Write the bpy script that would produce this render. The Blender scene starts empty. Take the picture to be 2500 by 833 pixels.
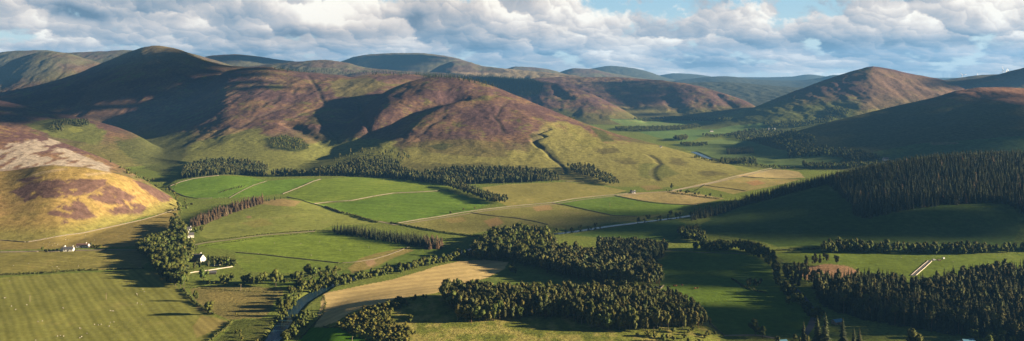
import bpy, math, random
import numpy as np
from mathutils import Vector

# ------------------------------------------------------------------ basics
rng = np.random.default_rng(11)
random.seed(11)
S = bpy.context.scene
COL = S.collection
F, CX, PY0, H = 2165.0, 1250.0, 180.0, 230.0      # focal length in photo pixels, principal column, eye-level row, eye height
SUN_EL, SUN_BACK = 13.2, 2.0                       # sun height, degrees it stands behind the camera's right shoulder
LV = Vector((math.cos(math.radians(SUN_EL)) * math.cos(math.radians(SUN_BACK)),
             -math.cos(math.radians(SUN_EL)) * math.sin(math.radians(SUN_BACK)),
             math.sin(math.radians(SUN_EL))))


def tag(o, label=None, cat=None, group=None, kind=None):
    if label: o['label'] = label
    if cat: o['category'] = cat
    if group: o['group'] = group
    if kind: o['kind'] = kind
    return o


def pchip(xs, ys, xq):
    x = np.asarray(xs, float); y = np.asarray(ys, float); xq = np.clip(xq, x[0], x[-1])
    h = np.diff(x); d = np.diff(y) / h
    m = np.zeros_like(y)
    if len(x) == 2:
        m[:] = d[0]
    else:
        w1 = 2 * h[1:] + h[:-1]; w2 = h[1:] + 2 * h[:-1]
        ok = (d[:-1] * d[1:]) > 0
        with np.errstate(divide='ignore', invalid='ignore'):
            hm = (w1 + w2) / (w1 / d[:-1] + w2 / d[1:])
        m[1:-1] = np.where(ok, hm, 0)
        m[0], m[-1] = d[0], d[-1]
    i = np.clip(np.searchsorted(x, xq) - 1, 0, len(x) - 2)
    t = (xq - x[i]) / h[i]
    t2, t3 = t * t, t * t * t
    return (2*t3-3*t2+1)*y[i] + (t3-2*t2+t)*h[i]*m[i] + (-2*t3+3*t2)*y[i+1] + (t3-t2)*h[i]*m[i+1]


def perlin(x, y, seed=0):
    r = np.random.default_rng(seed + 1000)
    p = r.permutation(256); p = np.concatenate([p, p, p])
    a = r.random(256) * 2 * np.pi
    gx, gy = np.cos(a).astype(np.float32), np.sin(a).astype(np.float32)
    x = np.asarray(x, np.float64); y = np.asarray(y, np.float64)
    xi = np.floor(x).astype(np.int64); yi = np.floor(y).astype(np.int64)
    xf = (x - xi).astype(np.float32); yf = (y - yi).astype(np.float32)
    xi &= 255; yi &= 255
    u = xf*xf*xf*(xf*(xf*6-15)+10); v = yf*yf*yf*(yf*(yf*6-15)+10)
    def g(ix, iy, fx, fy):
        k = p[p[ix] + iy]
        return gx[k]*fx + gy[k]*fy
    a0 = g(xi, yi, xf, yf); b0 = g(xi+1, yi, xf-1, yf)
    a1 = g(xi, yi+1, xf, yf-1); b1 = g(xi+1, yi+1, xf-1, yf-1)
    return ((a0 + u*(b0-a0)) * (1-v) + (a1 + u*(b1-a1)) * v) * 1.5


def fbm(x, y, scale, oct=4, seed=0, gain=0.5):
    s = 0; amp = 1.0; tot = 0; f = 1.0 / scale
    for k in range(oct):
        s = s + amp * perlin(x*f + 17.3*k, y*f - 9.1*k, seed + k); tot += amp
        amp *= gain; f *= 2.03
    return s / tot


def smooth(a, b, t):
    t = np.clip((t - a) / (b - a), 0, 1)
    return t * t * (3 - 2 * t)


# ------------------------------------------------------------------ terrain: hills as ridge lines with their own distance, crest and foot
# station: (column, crest row, crest distance, foot distance, foot height)
HILLS = {
 'near_heather': dict(shape=.55, back=.5, st=[(-900,330,1550,1130,0),(-300,400,1480,1150,0),(0,419,1470,1180,0),(130,404,1460,1200,0),(200,410,1465,1250,0),(280,424,1490,1330,0),(360,452,1530,1420,0),(430,490,1570,1480,0),(470,525,1560,1500,-10)]),
 'near_scree': dict(shape=.3, back=.45, st=[(-900,150,2000,1450,70),(-300,245,1850,1430,60),(-80,292,1780,1430,55),(0,306,1750,1440,52),(60,320,1745,1445,50),(130,341,1735,1450,45),(210,370,1720,1470,38),(280,400,1700,1490,28),(350,440,1670,1500,14),(430,490,1640,1520,0),(480,535,1600,1520,-12)]),
 'moor_left': dict(shape=.5, back=.3, st=[(-900,190,3000,2050,20),(-300,220,2900,2050,20),(0,246,2800,2050,20),(60,258,2790,2050,20),(120,270,2770,2080,18),(200,289,2720,2100,14),(270,305,2660,2150,12),(330,328,2560,2200,8),(400,372,2450,2250,0),(450,420,2300,2200,-15)]),
 'peak': dict(shape=.6, back=.3, st=[(-900,200,4700,3500,40),(-100,232,4300,3300,40),(0,226,4300,3200,40),(60,216,4320,3150,40),(110,204,4350,3100,40),(180,182,4400,3050,38),(230,161,4450,3000,36),(280,142,4480,3000,34),(320,126,4500,3000,32),(355,115,4500,3000,32),(385,112,4490,3000,30),(420,116,4460,3000,30),(455,127,4420,3000,30),(500,145,4350,3000,30),(560,160,4250,3000,30),(650,168,4150,3000,30),(760,178,4050,3000,30),(900,195,3900,3000,20),(1000,230,3800,3000,0)]),
 'moor_centre': dict(shape=.35, back=.25, st=[(250,350,2950,2300,0),(290,322,3020,2330,8),(330,300,3100,2330,10),(380,284,3250,2300,10),(430,262,3420,2250,10),(480,232,3600,2200,10),(520,198,3750,2200,10),(560,171,3850,2200,10),(640,164,3850,2180,10),(720,175,3780,2180,10),(800,184,3700,2200,10),(860,188,3650,2250,10),(930,181,3700,2300,10),(1000,182,3700,2400,10),(1080,190,3650,2500,10),(1180,215,3500,2500,0)]),
 'centre': dict(shape=.38, back=.3, st=[(690,425,2300,1990,0),(740,392,2420,1990,4),(790,352,2580,1985,8),(840,310,2720,1980,8),(890,262,2860,1975,8),(940,224,2980,1970,8),(1000,200,3060,1960,8),(1060,188,3100,1950,8),(1110,190,3080,1940,8),(1180,204,3000,1930,8),(1250,229,2900,1920,8),(1330,262,2780,1920,8),(1400,291,2670,1910,7),(1500,326,2510,1900,6),(1600,352,2390,1895,5),(1700,381,2260,1890,3),(1780,404,2150,1900,1),(1850,423,2070,1920,0),(1920,446,1990,1930,-8)]),
 'knoll': dict(shape=.5, back=.25, st=[(450,560,1350,1290,-3),(490,545,1420,1290,0),(540,520,1490,1290,0),(600,500,1540,1290,0),(650,489,1570,1290,0),(700,486,1575,1290,0),(760,496,1550,1290,0),(830,518,1480,1300,0),(900,540,1400,1320,0),(960,560,1330,1310,-6)]),
 'north_slope': dict(shape=.3, back=.1, st=[(380,470,1750,1690,-4),(430,442,1850,1680,0),(540,429,1900,1650,0),(650,436,1900,1650,0),(800,432,1930,1600,0),(1000,438,1930,1560,0),(1200,442,1920,1600,0),(1400,442,1920,1640,0),(1600,452,1880,1700,0),(1750,470,1750,1700,-3)]),
 'back_left': dict(shape=.6, back=.3, st=[(-900,140,5800,4700,100),(-100,182,5700,4700,100),(0,163,5650,4700,100),(30,147,5620,4700,100),(60,136,5600,4700,100),(90,129,5600,4700,100),(125,126,5600,4700,100),(165,131,5600,4700,100),(200,140,5600,4700,100),(260,160,5500,4700,80),(330,200,5400,4700,40)]),
 'far_left': dict(shape=.5, back=.3, st=[(-900,130,7000,5800,120),(-60,142,7000,5800,120),(0,128,7000,5800,120),(50,123,7000,5800,120),(110,122,7000,5800,120),(160,128,7000,5800,120),(230,126,7000,5800,120),(310,123,7000,5800,120),(420,124,7000,5800,120),(520,145,7000,5800,100),(600,170,7000,5800,60)]),
 'dome_left': dict(shape=.5, back=.3, st=[(440,160,9000,7000,100),(500,139,9000,7000,100),(530,134,9000,7000,100),(570,132,9000,7000,100),(620,136,9000,7000,100),(680,145,9000,7000,100),(760,155,8800,7000,100),(860,172,8600,7000,80)]),
 'wooded_rise': dict(shape=.5, back=.3, st=[(520,176,6600,5000,100),(600,163,6600,5000,100),(680,155,6600,5000,100),(740,149,6600,5000,100),(790,147,6600,5000,100),(840,153,6500,5000,100),(900,166,6400,5000,100),(1000,174,6200,5000,90),(1100,180,6000,5000,60),(1160,200,5900,5000,20)]),
 'big_dome': dict(shape=.6, back=.3, st=[(760,178,9500,7200,120),(830,151,9500,7200,120),(870,138,9500,7200,120),(910,132,9500,7200,120),(960,130,9500,7200,120),(1020,130,9500,7200,120),(1070,134,9500,7200,120),(1110,141,9400,7200,120),(1150,153,9300,7200,120),(1200,167,9200,7200,110),(1300,182,9000,7200,80)]),
 'dome_shoulder': dict(shape=.5, back=.3, st=[(1040,180,7600,6000,90),(1080,158,7600,6000,90),(1110,149,7600,6000,90),(1140,151,7600,6000,90),(1180,162,7500,6000,90),(1260,170,7300,6000,90),(1330,176,7100,6000,90),(1400,184,6900,6000,60),(1480,200,6800,6000,20)]),
 'forest_ridge': dict(shape=.5, back=.25, st=[(820,186,5600,4400,60),(900,176,5600,4400,60),(1000,180,5550,4400,60),(1100,184,5500,4400,50),(1200,188,5400,4400,40),(1290,195,5250,4300,30),(1340,200,5100,4200,20),(1400,214,4900,4100,10),(1450,232,4700,4000,5),(1510,262,4480,3950,2),(1560,291,4250,3950,0),(1600,318,4100,3950,-10)]),
 'heather_spur': dict(shape=.45, back=.3, st=[(1250,200,6000,4700,50),(1330,188,6000,4700,40),(1420,189,5950,4650,30),(1500,189,5900,4600,20),(1580,193,5750,4550,10),(1650,201,5550,4450,5),(1720,214,5350,4350,2),(1780,232,5100,4300,0),(1830,252,4850,4300,0),(1870,278,4600,4300,-5),(1910,310,4450,4300,-15)]),
 'far_a': dict(shape=.5, back=.3, st=[(1180,185,9800,8000,100),(1230,170,9800,8000,100),(1262,162,9800,8000,100),(1300,164,9800,8000,100),(1340,169,9800,8000,100),(1390,183,9700,8000,90),(1450,195,9600,8000,60)]),
 'far_b': dict(shape=.5, back=.3, st=[(1330,190,10500,8500,100),(1370,175,10500,8500,100),(1405,167,10500,8500,100),(1440,168,10500,8500,100),(1490,178,10400,8500,100),(1560,190,10300,8500,90),(1640,200,10200,8500,70)]),
 'far_c': dict(shape=.5, back=.3, st=[(1360,185,13000,10500,100),(1440,168,13000,10500,100),(1490,161,13000,10500,100),(1540,165,13000,10500,100),(1580,174,13000,10500,100),(1615,186,13000,10500,90),(1680,205,13000,10500,60)]),
 'far_d': dict(shape=.5, back=.3, st=[(1560,195,15000,12000,100),(1610,184,15000,12000,100),(1650,179,15000,12000,100),(1700,182,15000,12000,100),(1770,190,15000,12000,100),(1850,189,15000,12000,100),(1930,187,15000,12000,100),(1975,182,15000,12000,100),(2030,188,15000,12000,100),(2100,192,15000,12000,100),(2300,191,15000,12000,100),(2600,186,15000,12000,100)]),
 'far_e': dict(shape=.5, back=.3, st=[(1560,210,11000,8500,60),(1680,193,11000,8500,60),(1770,186,11000,8500,60),(1850,194,11000,8500,60),(1930,197,11000,8500,60),(2000,190,11000,8500,60),(2040,183,11000,8500,60),(2090,188,11000,8500,60),(2200,200,11000,8500,40)]),
 'mid_blue': dict(shape=.5, back=.3, st=[(1540,222,7800,5800,10),(1650,205,7800,5800,10),(1760,200,7800,5800,10),(1860,207,7600,5700,10),(1950,214,7400,5600,10),(2050,222,7200,5600,10),(2200,220,7000,5600,10)]),
 'skyline': dict(shape=.5, back=.2, st=[(-2500,150,17000,14000,60),(0,150,17000,14000,60),(600,170,17000,14000,60),(1250,186,17000,14000,60),(1700,188,17000,14000,60),(2500,190,17000,14000,60),(4500,180,17000,14000,60)]),
 'right_peak': dict(shape=.42, back=.35, st=[(1680,316,3850,3600,-6),(1730,302,3920,3560,0),(1780,285,3990,3530,0),(1850,258,4090,3450,2),(1920,231,4200,3400,5),(1990,205,4300,3350,8),(2050,184,4370,3320,10),(2095,170,4410,3300,10),(2130,163,4420,3300,10),(2160,167,4410,3300,10),(2200,175,4390,3300,12),(2250,185,4360,3300,15),(2300,195,4330,3300,15),(2330,206,4300,3300,15),(2400,240,4200,3300,10)]),
 'right_hill': dict(shape=.5, back=.35, st=[(1750,390,2600,2250,-6),(1830,362,2700,2230,0),(1900,336,2780,2200,2),(1960,316,2850,2150,4),(2040,294,2920,2120,6),(2120,275,2970,2100,8),(2200,256,3000,2080,10),(2280,238,3010,2060,12),(2340,221,3010,2050,14),(2400,213,3000,2050,16),(2450,212,2980,2050,18),(2510,216,2950,2050,20),(2700,200,2900,2000,25),(3300,150,2800,1900,40)]),
 'far_right': dict(shape=.5, back=.3, st=[(2180,230,5800,4600,20),(2260,208,5800,4600,40),(2320,197,5800,4600,40),(2390,191,5800,4600,60),(2440,181,5800,4600,60),(2500,166,5800,4600,80),(2600,150,5800,4600,80),(3300,120,5600,4600,100)]),
 'turbine_ridge': dict(shape=.5, back=.3, st=[(2200,205,7200,6000,100),(2290,197,7200,6000,100),(2340,190,7200,6000,100),(2390,184,7200,6000,100),(2440,181,7200,6000,100),(2520,182,7200,6000,100),(2700,170,7200,6000,100)]),
 'spur': dict(shape=.35, back=.22, st=[(1640,572,1330,1290,-6),(1690,548,1390,1290,0),(1740,526,1430,1260,0),(1800,506,1460,1220,0),(1860,490,1480,1190,0),(1920,474,1490,1170,0),(2000,454,1500,1160,0),(2100,430,1520,1155,0),(2200,410,1530,1150,0),(2300,397,1540,1150,0),(2400,391,1540,1150,0),(2500,389,1540,1150,0),(2800,360,1540,1150,0),(3600,300,1540,1150,0)]),
 'front_knoll': dict(shape=.5, back=.12, st=[(740,848,765,690,-4),(800,803,775,690,-2),(880,772,800,690,0),(980,752,820,690,2),(1080,742,830,690,2),(1250,745,830,690,2),(1450,760,815,690,2),(1600,775,800,690,1),(1720,802,780,700,-2),(1790,848,765,700,-4)]),
}
EYE_HILL = 0.42

uc = np.concatenate([np.linspace(-2.4, -0.62, 90, endpoint=False), np.linspace(-0.62, 0.62, 900, endpoint=False), np.linspace(0.62, 2.4, 91)])
rows = [40.0]
while rows[-1] < 19000:
    y = rows[-1]
    if y < 690: d = 14
    elif y < 2300: d = 3.8
    elif y < 5800: d = 3.8 + (y-2300)*0.0026
    else: d = 12.5 + (y-5800)*0.012
    rows.append(y + d)
Yr = np.array(rows)
PXC = CX + F * uc
NU, NY = len(uc), len(Yr)
GX = uc[None, :] * Yr[:, None]
GY = np.repeat(Yr[:, None], NU, 1)

# broad undulation, kept off the valley floor
n_big = fbm(GX, GY, 420, 3, 5)
n_gul = fbm(GX + 30*fbm(GX, GY, 150, 2, 61), GY*0.28, 62, 3, 9)
n_mid = fbm(GX, GY, 95, 4, 7)
n_sml = fbm(GX, GY, 22, 2, 8)

Z = 1.8 * fbm(GX, GY, 230, 3, 3) + .35 * fbm(GX, GY, 45, 2, 4)
LID = np.zeros(Z.shape, np.int16)
names = list(HILLS)
for li, nm in enumerate(names, 1):
    L = HILLS[nm]; st = np.array(L['st'], float)
    pc = pchip(st[:,0], st[:,1], PXC); yc = pchip(st[:,0], st[:,2], PXC)
    yf = pchip(st[:,0], st[:,3], PXC); zf = pchip(st[:,0], st[:,4], PXC)
    zc = H - (pc - PY0) * yc / F
    out = np.maximum(st[0,0] - PXC, 0) + np.maximum(PXC - st[-1,0], 0)
    if st[0,0] <= -800: out = np.where(PXC < st[0,0], 0, out)
    if st[-1,0] >= 2590: out = np.where(PXC > st[-1,0], 0, out)
    drop = out * 0.9
    t = (GY - yf) / np.maximum(yc - yf, 5)
    tc = np.clip(t, 0, 1)
    prof = (1 - L['shape']) * tc + L['shape'] * (tc*tc*(3-2*tc))
    z = zf + (zc - zf) * prof
    z = np.where(t < 0, zf - 0.25 * (yf - GY), z)
    r = 60.0 if nm not in ('spur', 'front_knoll', 'near_heather', 'knoll', 'north_slope') else 25.0
    db = np.maximum(GY - yc, 0)
    z = np.where(t > 1, zc - L['back'] * (np.sqrt(db*db + r*r) - r), z) - drop
    a = np.clip((zc - zf) / 90.0, 0, 1.6) * np.clip(GY / 3000, .35, 1.6)
    fade = smooth(0.0, 0.25, t) * (1 - 0.55 * smooth(0.8, 1.0, t) * (t <= 1.6))
    if nm in ('knoll', 'north_slope', 'front_knoll', 'spur'):
        amp = {'spur': .3, 'north_slope': 1.1, 'knoll': .55, 'front_knoll': .5}[nm]
    else:
        amp = 1.0
    z = z + a * fade * amp * (5 * n_big + 2.6 * n_gul + 2.2 * n_mid + 0.6 * n_sml)
    k = 10.0 if yc.mean() > 2000 else 4.0
    LID = np.where(z > Z, li, LID)
    dlt = np.abs(z - Z)
    Z = np.maximum(z, Z) + np.maximum(k - dlt, 0)**2 / (4*k)
eye = 226 - EYE_HILL * np.hypot(GX, GY)
Z = np.maximum(Z, eye)
HID = {n: i for i, n in enumerate(names, 1)}


def ground(x, y):
    x = np.asarray(x, float); y = np.asarray(y, float)
    u = x / y
    j = np.clip(np.searchsorted(uc, u) - 1, 0, NU - 2); i = np.clip(np.searchsorted(Yr, y) - 1, 0, NY - 2)
    a = np.clip((u - uc[j]) / (uc[j+1] - uc[j]), 0, 1); b = np.clip((y - Yr[i]) / (Yr[i+1] - Yr[i]), 0, 1)
    return (Z[i,j]*(1-a) + Z[i,j+1]*a)*(1-b) + (Z[i+1,j]*(1-a) + Z[i+1,j+1]*a)*b


def at(px, py, ymin=560.0, ymax=1e9):
    """first point of the land seen at a photo position"""
    u = (px - CX) / F
    j = int(np.clip(np.searchsorted(uc, u) - 1, 0, NU - 2)); a = (u - uc[j]) / (uc[j+1] - uc[j])
    zc = Z[:, j]*(1-a) + Z[:, j+1]*a
    rr = PY0 + (H - zc) * F / Yr
    ok = (rr <= py) & (Yr > ymin) & (Yr < ymax)
    if not ok.any():
        y = min(ymax, max(ymin, H * F / max(py - PY0, 5)))
        return np.array([u*y, y, float(ground(u*y, y))])
    i = int(np.argmax(ok))
    if i > 0 and rr[i-1] > py:
        t = (rr[i-1] - py) / max(rr[i-1] - rr[i], 1e-6)
        y = Yr[i-1] + t * (Yr[i] - Yr[i-1])
    else:
        y = Yr[i]
    return np.array([u*y, y, float(ground(u*y, y))])


def line(pts, step=6.0, ymin=560.0, ymax=1e9, closed=False):
    """photo polyline -> dense polyline on the land"""
    P = [np.array(p, float) for p in pts]
    if closed: P = P + [P[0]]
    dense = [P[0]]
    for a, b in zip(P[:-1], P[1:]):
        n = max(1, int(np.hypot(*(b - a)) / step))
        for k in range(1, n + 1): dense.append(a + (b - a) * k / n)
    if closed: dense = dense[:-1]
    return np.array([at(p[0], p[1], ymin, ymax) for p in dense])


def inpoly(x, y, poly):
    """poly: (n,2) in world X,Y"""
    r = np.zeros(x.shape, bool)
    bx = (x >= poly[:,0].min()) & (x <= poly[:,0].max()) & (y >= poly[:,1].min()) & (y <= poly[:,1].max())
    if not bx.any(): return r
    xs, ys = x[bx], y[bx]; c = np.zeros(xs.shape, bool)
    n = len(poly)
    for i in range(n):
        x1, y1 = poly[i]; x2, y2 = poly[i-1]
        if y1 == y2: continue
        m = ((y1 > ys) != (y2 > ys)) & (xs < (x2 - x1) * (ys - y1) / (y2 - y1) + x1)
        c ^= m
    r[bx] = c
    return r


def polydist(x, y, P, rad):
    """distance from grid points to a polyline, only computed within rad"""
    d = np.full(x.shape, 1e9)
    for a, b in zip(P[:-1], P[1:]):
        m = (x > min(a[0], b[0]) - rad) & (x < max(a[0], b[0]) + rad) & (y > min(a[1], b[1]) - rad) & (y < max(a[1], b[1]) + rad)
        if not m.any(): continue
        ax, ay = b[0]-a[0], b[1]-a[1]; q = max(ax*ax + ay*ay, 1e-9)
        t = np.clip(((x[m]-a[0])*ax + (y[m]-a[1])*ay) / q, 0, 1)
        d[m] = np.minimum(d[m], np.hypot(x[m]-a[0]-t*ax, y[m]-a[1]-t*ay))
    return d

# gullies, burns and hollows cut in the hillsides: (depth, half width, photo line)
GULLIES = [
 (5.5,8.5,[(1340,314),(1322,320),(1306,324),(1323,331),(1304,343),(1308,352),(1321,360)]),(2.2,5.5,[(1321,360),(1340,377),(1359,394),(1372,410),(1380,424)]),
 (1.8,9,[(1585,379),(1602,390),(1614,401),(1592,417),(1588,428),(1604,440)]),
 (4.5,7.2,[(1207,282),(1222,305),(1229,325)]),(3.75,5.76,[(1240,245),(1225,262),(1215,285)]),
 (6.75,9.36,[(629,231),(640,222),(648,214),(662,202)]),(6.75,9.36,[(592,222),(616,210),(636,198)]),(6.75,10.08,[(668,254),(674,244),(684,234)]),
 (6,8.64,[(713,231),(719,222),(728,214)]),(6.75,10.08,[(752,184),(766,205),(778,226),(788,250)]),(6.75,10.08,[(590,308),(629,286),(662,274),(715,258)]),
 (8.25,9.36,[(877,248),(880,262),(885,286),(898,310),(912,330)]),(6.75,11.52,[(540,222),(570,206),(605,196)]),(6.75,11.52,[(560,232),(600,214),(634,202)]),
 (6,10.08,[(520,258),(570,240),(620,228)]),(5.25,8.64,[(690,300),(730,282),(790,262)]),(5.25,8.64,[(640,262),(650,250),(668,244)]),
 (24,62,[(1105,232),(1060,240),(1020,256),(980,280),(940,308),(905,335)]),(10,60,[(905,335),(850,355),(790,378)]),
 (20,60,[(262,290),(285,300),(320,312),(345,330)]),(5.25,10.08,[(1020,330),(1060,300),(1090,280)]),
 (10,40,[(1620,235),(1650,260),(1670,285)]),(10,40,[(1480,215),(1515,240),(1540,262)]),(9,25,[(1345,205),(1360,225),(1380,240)]),
 (8,25,[(1750,228),(1770,245),(1790,262)]),(14,50,[(2380,235),(2330,260),(2290,290)]),
 (9,25,[(700,300),(760,330),(790,350)]),(4.5,7.2,[(800,315),(820,335),(830,350)]),(4.5,6.48,[(970,250),(1000,262),(1040,268)]),
]
for dep, wid, pts in GULLIES:
    P = line(pts, 8, 1600)
    if wid < 20:
        dep *= 1.0 if pts[0] in ((1340,314),(1585,379),(1321,360)) else .35
        P[:, 0] += 9 * perlin(P[:, 1] / 70, P[:, 0] / 200, 91); wid *= .8
    d = polydist(GX, GY, P, wid*3)
    Z = Z - dep * np.exp(-(d/wid)**2)

# the river and its bed
RIVER = [(625,868),(650,845),(668,826),(682,804),(700,778),(716,756),(735,736),(760,720),(778,710),(800,697),(850,682),(950,658),(1050,635),(1140,611),(1240,586),(1310,574),(1380,567),(1430,560),(1480,552),(1560,542),(1650,531),(1700,523),(1760,508)]
def riverline(pts):
    P = []
    for a, b in zip(pts[:-1], pts[1:]):
        n = max(2, int(math.hypot(b[0]-a[0], b[1]-a[1]) / 6))
        for k in range(n):
            px = a[0] + (b[0]-a[0])*k/n; py = a[1] + (b[1]-a[1])*k/n
            y = H * F / (py - PY0); P.append(((px-CX)/F*y, y))
    return np.array(P)
RIV = riverline(RIVER)
d = polydist(GX, GY, RIV, 60)
w = smooth(55, 14, d)
Z = Z * (1 - w) + np.minimum(Z, 0.2) * w - 2.0 * smooth(11, 6, d)
RIV2 = riverline([(1692,370),(1702,374),(1725,384),(1750,391),(1800,395),(1846,399)])
d2 = polydist(GX, GY, RIV2, 80)
w = smooth(60, 20, d2)
Z = Z * (1 - w) + np.minimum(Z, 0.2) * w - 2.0 * smooth(14, 8, d2)
# ------------------------------------------------------------------ land cover (albedo of each kind of ground, with shade put into the farthest ridges)
def C(*v): return np.array(v, np.float32)
HEATH, HEATH2 = C(.088,.054,.054), C(.170,.106,.062)
TAWNY, OLIVE, DEEPG = C(.24,.175,.062), C(.125,.125,.040), C(.075,.095,.03)
GRASS, BRIGHT, DRYG = C(.130,.165,.036), C(.115,.195,.028), C(.21,.205,.06)
MOWN, STUB, SCREE, BROWN = C(.185,.19,.05), C(.45,.345,.155), C(.275,.24,.20), C(.20,.13,.08)

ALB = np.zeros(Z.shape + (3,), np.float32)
def mixin(mask, col):
    global ALB
    m = np.clip(mask, 0, 1)[..., None].astype(np.float32)
    ALB = ALB * (1 - m) + m * col
ALB[:] = GRASS
na = fbm(GX, GY, 180, 5, 31); nb = fbm(GX, GY, 60, 4, 32); nc = fbm(GX, GY, 14, 3, 33); nd = fbm(GX, GY, 700, 3, 34)
hill = (LID > 0)
mixin(smooth(-.3, .5, nb) * .35 * (~hill), OLIVE)
def isl(*n): return np.isin(LID, [HID[k] for k in n])
moors = isl('peak', 'moor_centre', 'centre', 'moor_left', 'heather_spur', 'forest_ridge', 'right_peak', 'right_hill', 'near_scree', 'near_heather')
mixin(moors * 1.0, HEATH)
mixin(moors * smooth(-.25, .5, na + .5*nc), HEATH2)
mixin(moors * smooth(.12, .42, nb*.7 + na*.55 + .35*nc) * .8, OLIVE)
relz = np.where(moors, Z, 0)
mixin(moors * smooth(70, 25, Z + 25*na + 12*nc) * .85, OLIVE)
mixin(isl('back_left', 'far_left', 'dome_left', 'big_dome', 'dome_shoulder', 'far_a', 'far_b', 'far_c', 'far_d', 'far_e', 'mid_blue', 'skyline', 'wooded_rise', 'far_right', 'turbine_ridge') * 1.0, C(.10,.095,.055))
mixin(isl('back_left', 'far_left', 'dome_left', 'big_dome', 'dome_shoulder', 'far_a', 'far_b', 'far_c', 'wooded_rise', 'far_right', 'turbine_ridge') * smooth(-.2, .4, na + nd + .4*nc), C(.10,.072,.055))
mixin(isl('mid_blue', 'far_e', 'far_d', 'far_c') * 1.0, C(.055,.060,.042))  # farthest ridges darkened in colour to stand in for their shade
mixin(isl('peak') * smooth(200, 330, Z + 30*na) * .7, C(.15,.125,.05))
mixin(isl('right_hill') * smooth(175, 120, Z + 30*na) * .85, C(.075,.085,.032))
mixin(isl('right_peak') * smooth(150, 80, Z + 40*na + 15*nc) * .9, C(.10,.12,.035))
mixin(isl('spur'), C(.085,.12,.032)); mixin(isl('front_knoll'), C(.15,.17,.035)); mixin(isl('front_knoll') * smooth(-.1, .35, nc + .6*nb), C(.25,.225,.07)); mixin(isl('front_knoll') * smooth(.05, .4, -nc + .5*na) * .6, C(.08,.10,.025))
mixin(isl('north_slope', 'knoll'), GRASS)

WX = 9 * fbm(GX, GY, 45, 3, 41) + 3.5*fbm(GX, GY, 9, 2, 43); WY = 22 * fbm(GX, GY, 60, 3, 42) + 9*fbm(GX, GY, 14, 2, 44)
n_str = .7*fbm(GX, GY*.22, 13, 3, 47) + .5*nb
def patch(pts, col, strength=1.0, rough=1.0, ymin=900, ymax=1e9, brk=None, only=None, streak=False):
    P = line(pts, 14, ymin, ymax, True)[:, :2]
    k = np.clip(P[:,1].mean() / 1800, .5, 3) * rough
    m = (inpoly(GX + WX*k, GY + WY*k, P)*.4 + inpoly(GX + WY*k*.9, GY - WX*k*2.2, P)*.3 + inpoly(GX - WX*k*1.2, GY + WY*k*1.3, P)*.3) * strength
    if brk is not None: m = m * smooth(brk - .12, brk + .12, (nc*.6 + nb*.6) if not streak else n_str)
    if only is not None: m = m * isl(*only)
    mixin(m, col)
# hillsides
patch([(430,410),(470,350),(540,330),(620,312),(655,335),(650,365),(720,372),(760,352),(860,340),(905,335),(960,345),(985,395),(900,430),(700,432),(640,425),(500,430)], C(.165,.175,.05), .9, 1.6)
patch([(640,338),(700,330),(745,345),(755,362),(720,372),(660,362)], C(.05,.065,.024), .9, 1)
patch([(490,320),(560,315),(620,312),(560,328),(480,345)], C(.24,.17,.08), .7, 1)
patch([(975,400),(985,362),(1060,348),(1240,368),(1290,372),(1306,340),(1318,318),(1335,300),(1370,296),(1405,310),(1440,330),(1490,342),(1560,350),(1650,364),(1860,425),(1700,458),(1500,455),(1390,444),(1370,415),(1200,398)], C(.195,.185,.058), .92, 1.9)
patch([(1330,300),(1400,300),(1480,335),(1560,350),(1470,352),(1400,335)], HEATH2, .6, 1.8, brk=.0)
patch([(1380,300),(1420,310),(1450,335),(1480,350),(1440,365),(1400,340)], C(.17,.165,.045), .7, 1)
patch([(1000,350),(1060,342),(1150,340),(1230,350),(1240,385),(1150,382),(1050,372)], C(.13,.11,.045), .8, .8)
patch([(1040,360),(1080,350),(1110,352),(1085,366)], C(.05,.06,.025), .8, .8)
patch([(980,335),(1010,330),(1025,345),(995,348)], C(.27,.17,.10), .8, .6)
patch([(1440,310),(1475,320),(1500,345),(1470,345)], C(.06,.075,.025), .85, .6)
patch([(1350,264),(1380,268),(1432,292),(1430,300),(1395,288),(1352,270)], C(.06,.07,.025), .85, .4)
patch([(750,285),(775,282),(800,300),(785,310),(755,300)], C(.065,.06,.028), .8, .7)
patch([(1290,330),(1312,322),(1330,340),(1318,355),(1345,385),(1380,420),(1395,425),(1360,380),(1335,352),(1300,345)], C(.05,.055,.025), .7, .4)
patch([(1560,400),(1620,400),(1660,425),(1600,440),(1560,430)], C(.10,.115,.032), .7, .8)
for q in ([(1500,390),(1540,385),(1560,400),(1520,405)], [(1640,385),(1680,395),(1670,408),(1630,400)], [(1450,365),(1500,360),(1520,372),(1470,378)], [(1700,420),(1740,415),(1780,425),(1720,432)]):
    patch(q, C(.095,.085,.035), .8, 1.2)
patch([(60,305),(120,290),(200,290),(262,322),(245,352),(180,345),(120,330)], C(.105,.12,.033), .9, .8, 1900)
patch([(165,312),(195,308),(205,320),(175,325)], C(.16,.17,.04), .9, .4, 1900)
patch([(280,345),(380,330),(470,320),(440,400),(400,430),(330,400)], C(.075,.085,.03), .85, 1, 1700)
patch([(510,170),(600,165),(700,180),(760,200),(700,215),(600,190)], C(.15,.115,.055), .6, 1, brk=0)
patch([(655,205),(690,208),(685,220),(650,218)], C(.14,.13,.045), .85, .5)
patch([(800,198),(900,190),(950,205),(870,240),(820,235)], C(.13,.125,.045), .7, 1)
patch([(300,290),(420,250),(520,262),(560,290),(440,310),(330,322)], C(.15,.125,.075), .55, 1, brk=.05)
patch([(420,262),(520,270),(560,300),(500,300),(430,290)], C(.11,.12,.06), .6, 1, brk=.1)
patch([(160,285),(235,200),(330,215),(300,290),(250,330)], C(.16,.105,.07), .6, 1, 2800)
patch([(1480,290),(1560,292),(1640,298),(1560,310)], C(.07,.11,.04), .9, .3, 3000)
patch([(1690,295),(1760,280),(1830,262),(1815,285),(1740,300)], C(.17,.18,.05), .8, .5, 3000)
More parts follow.
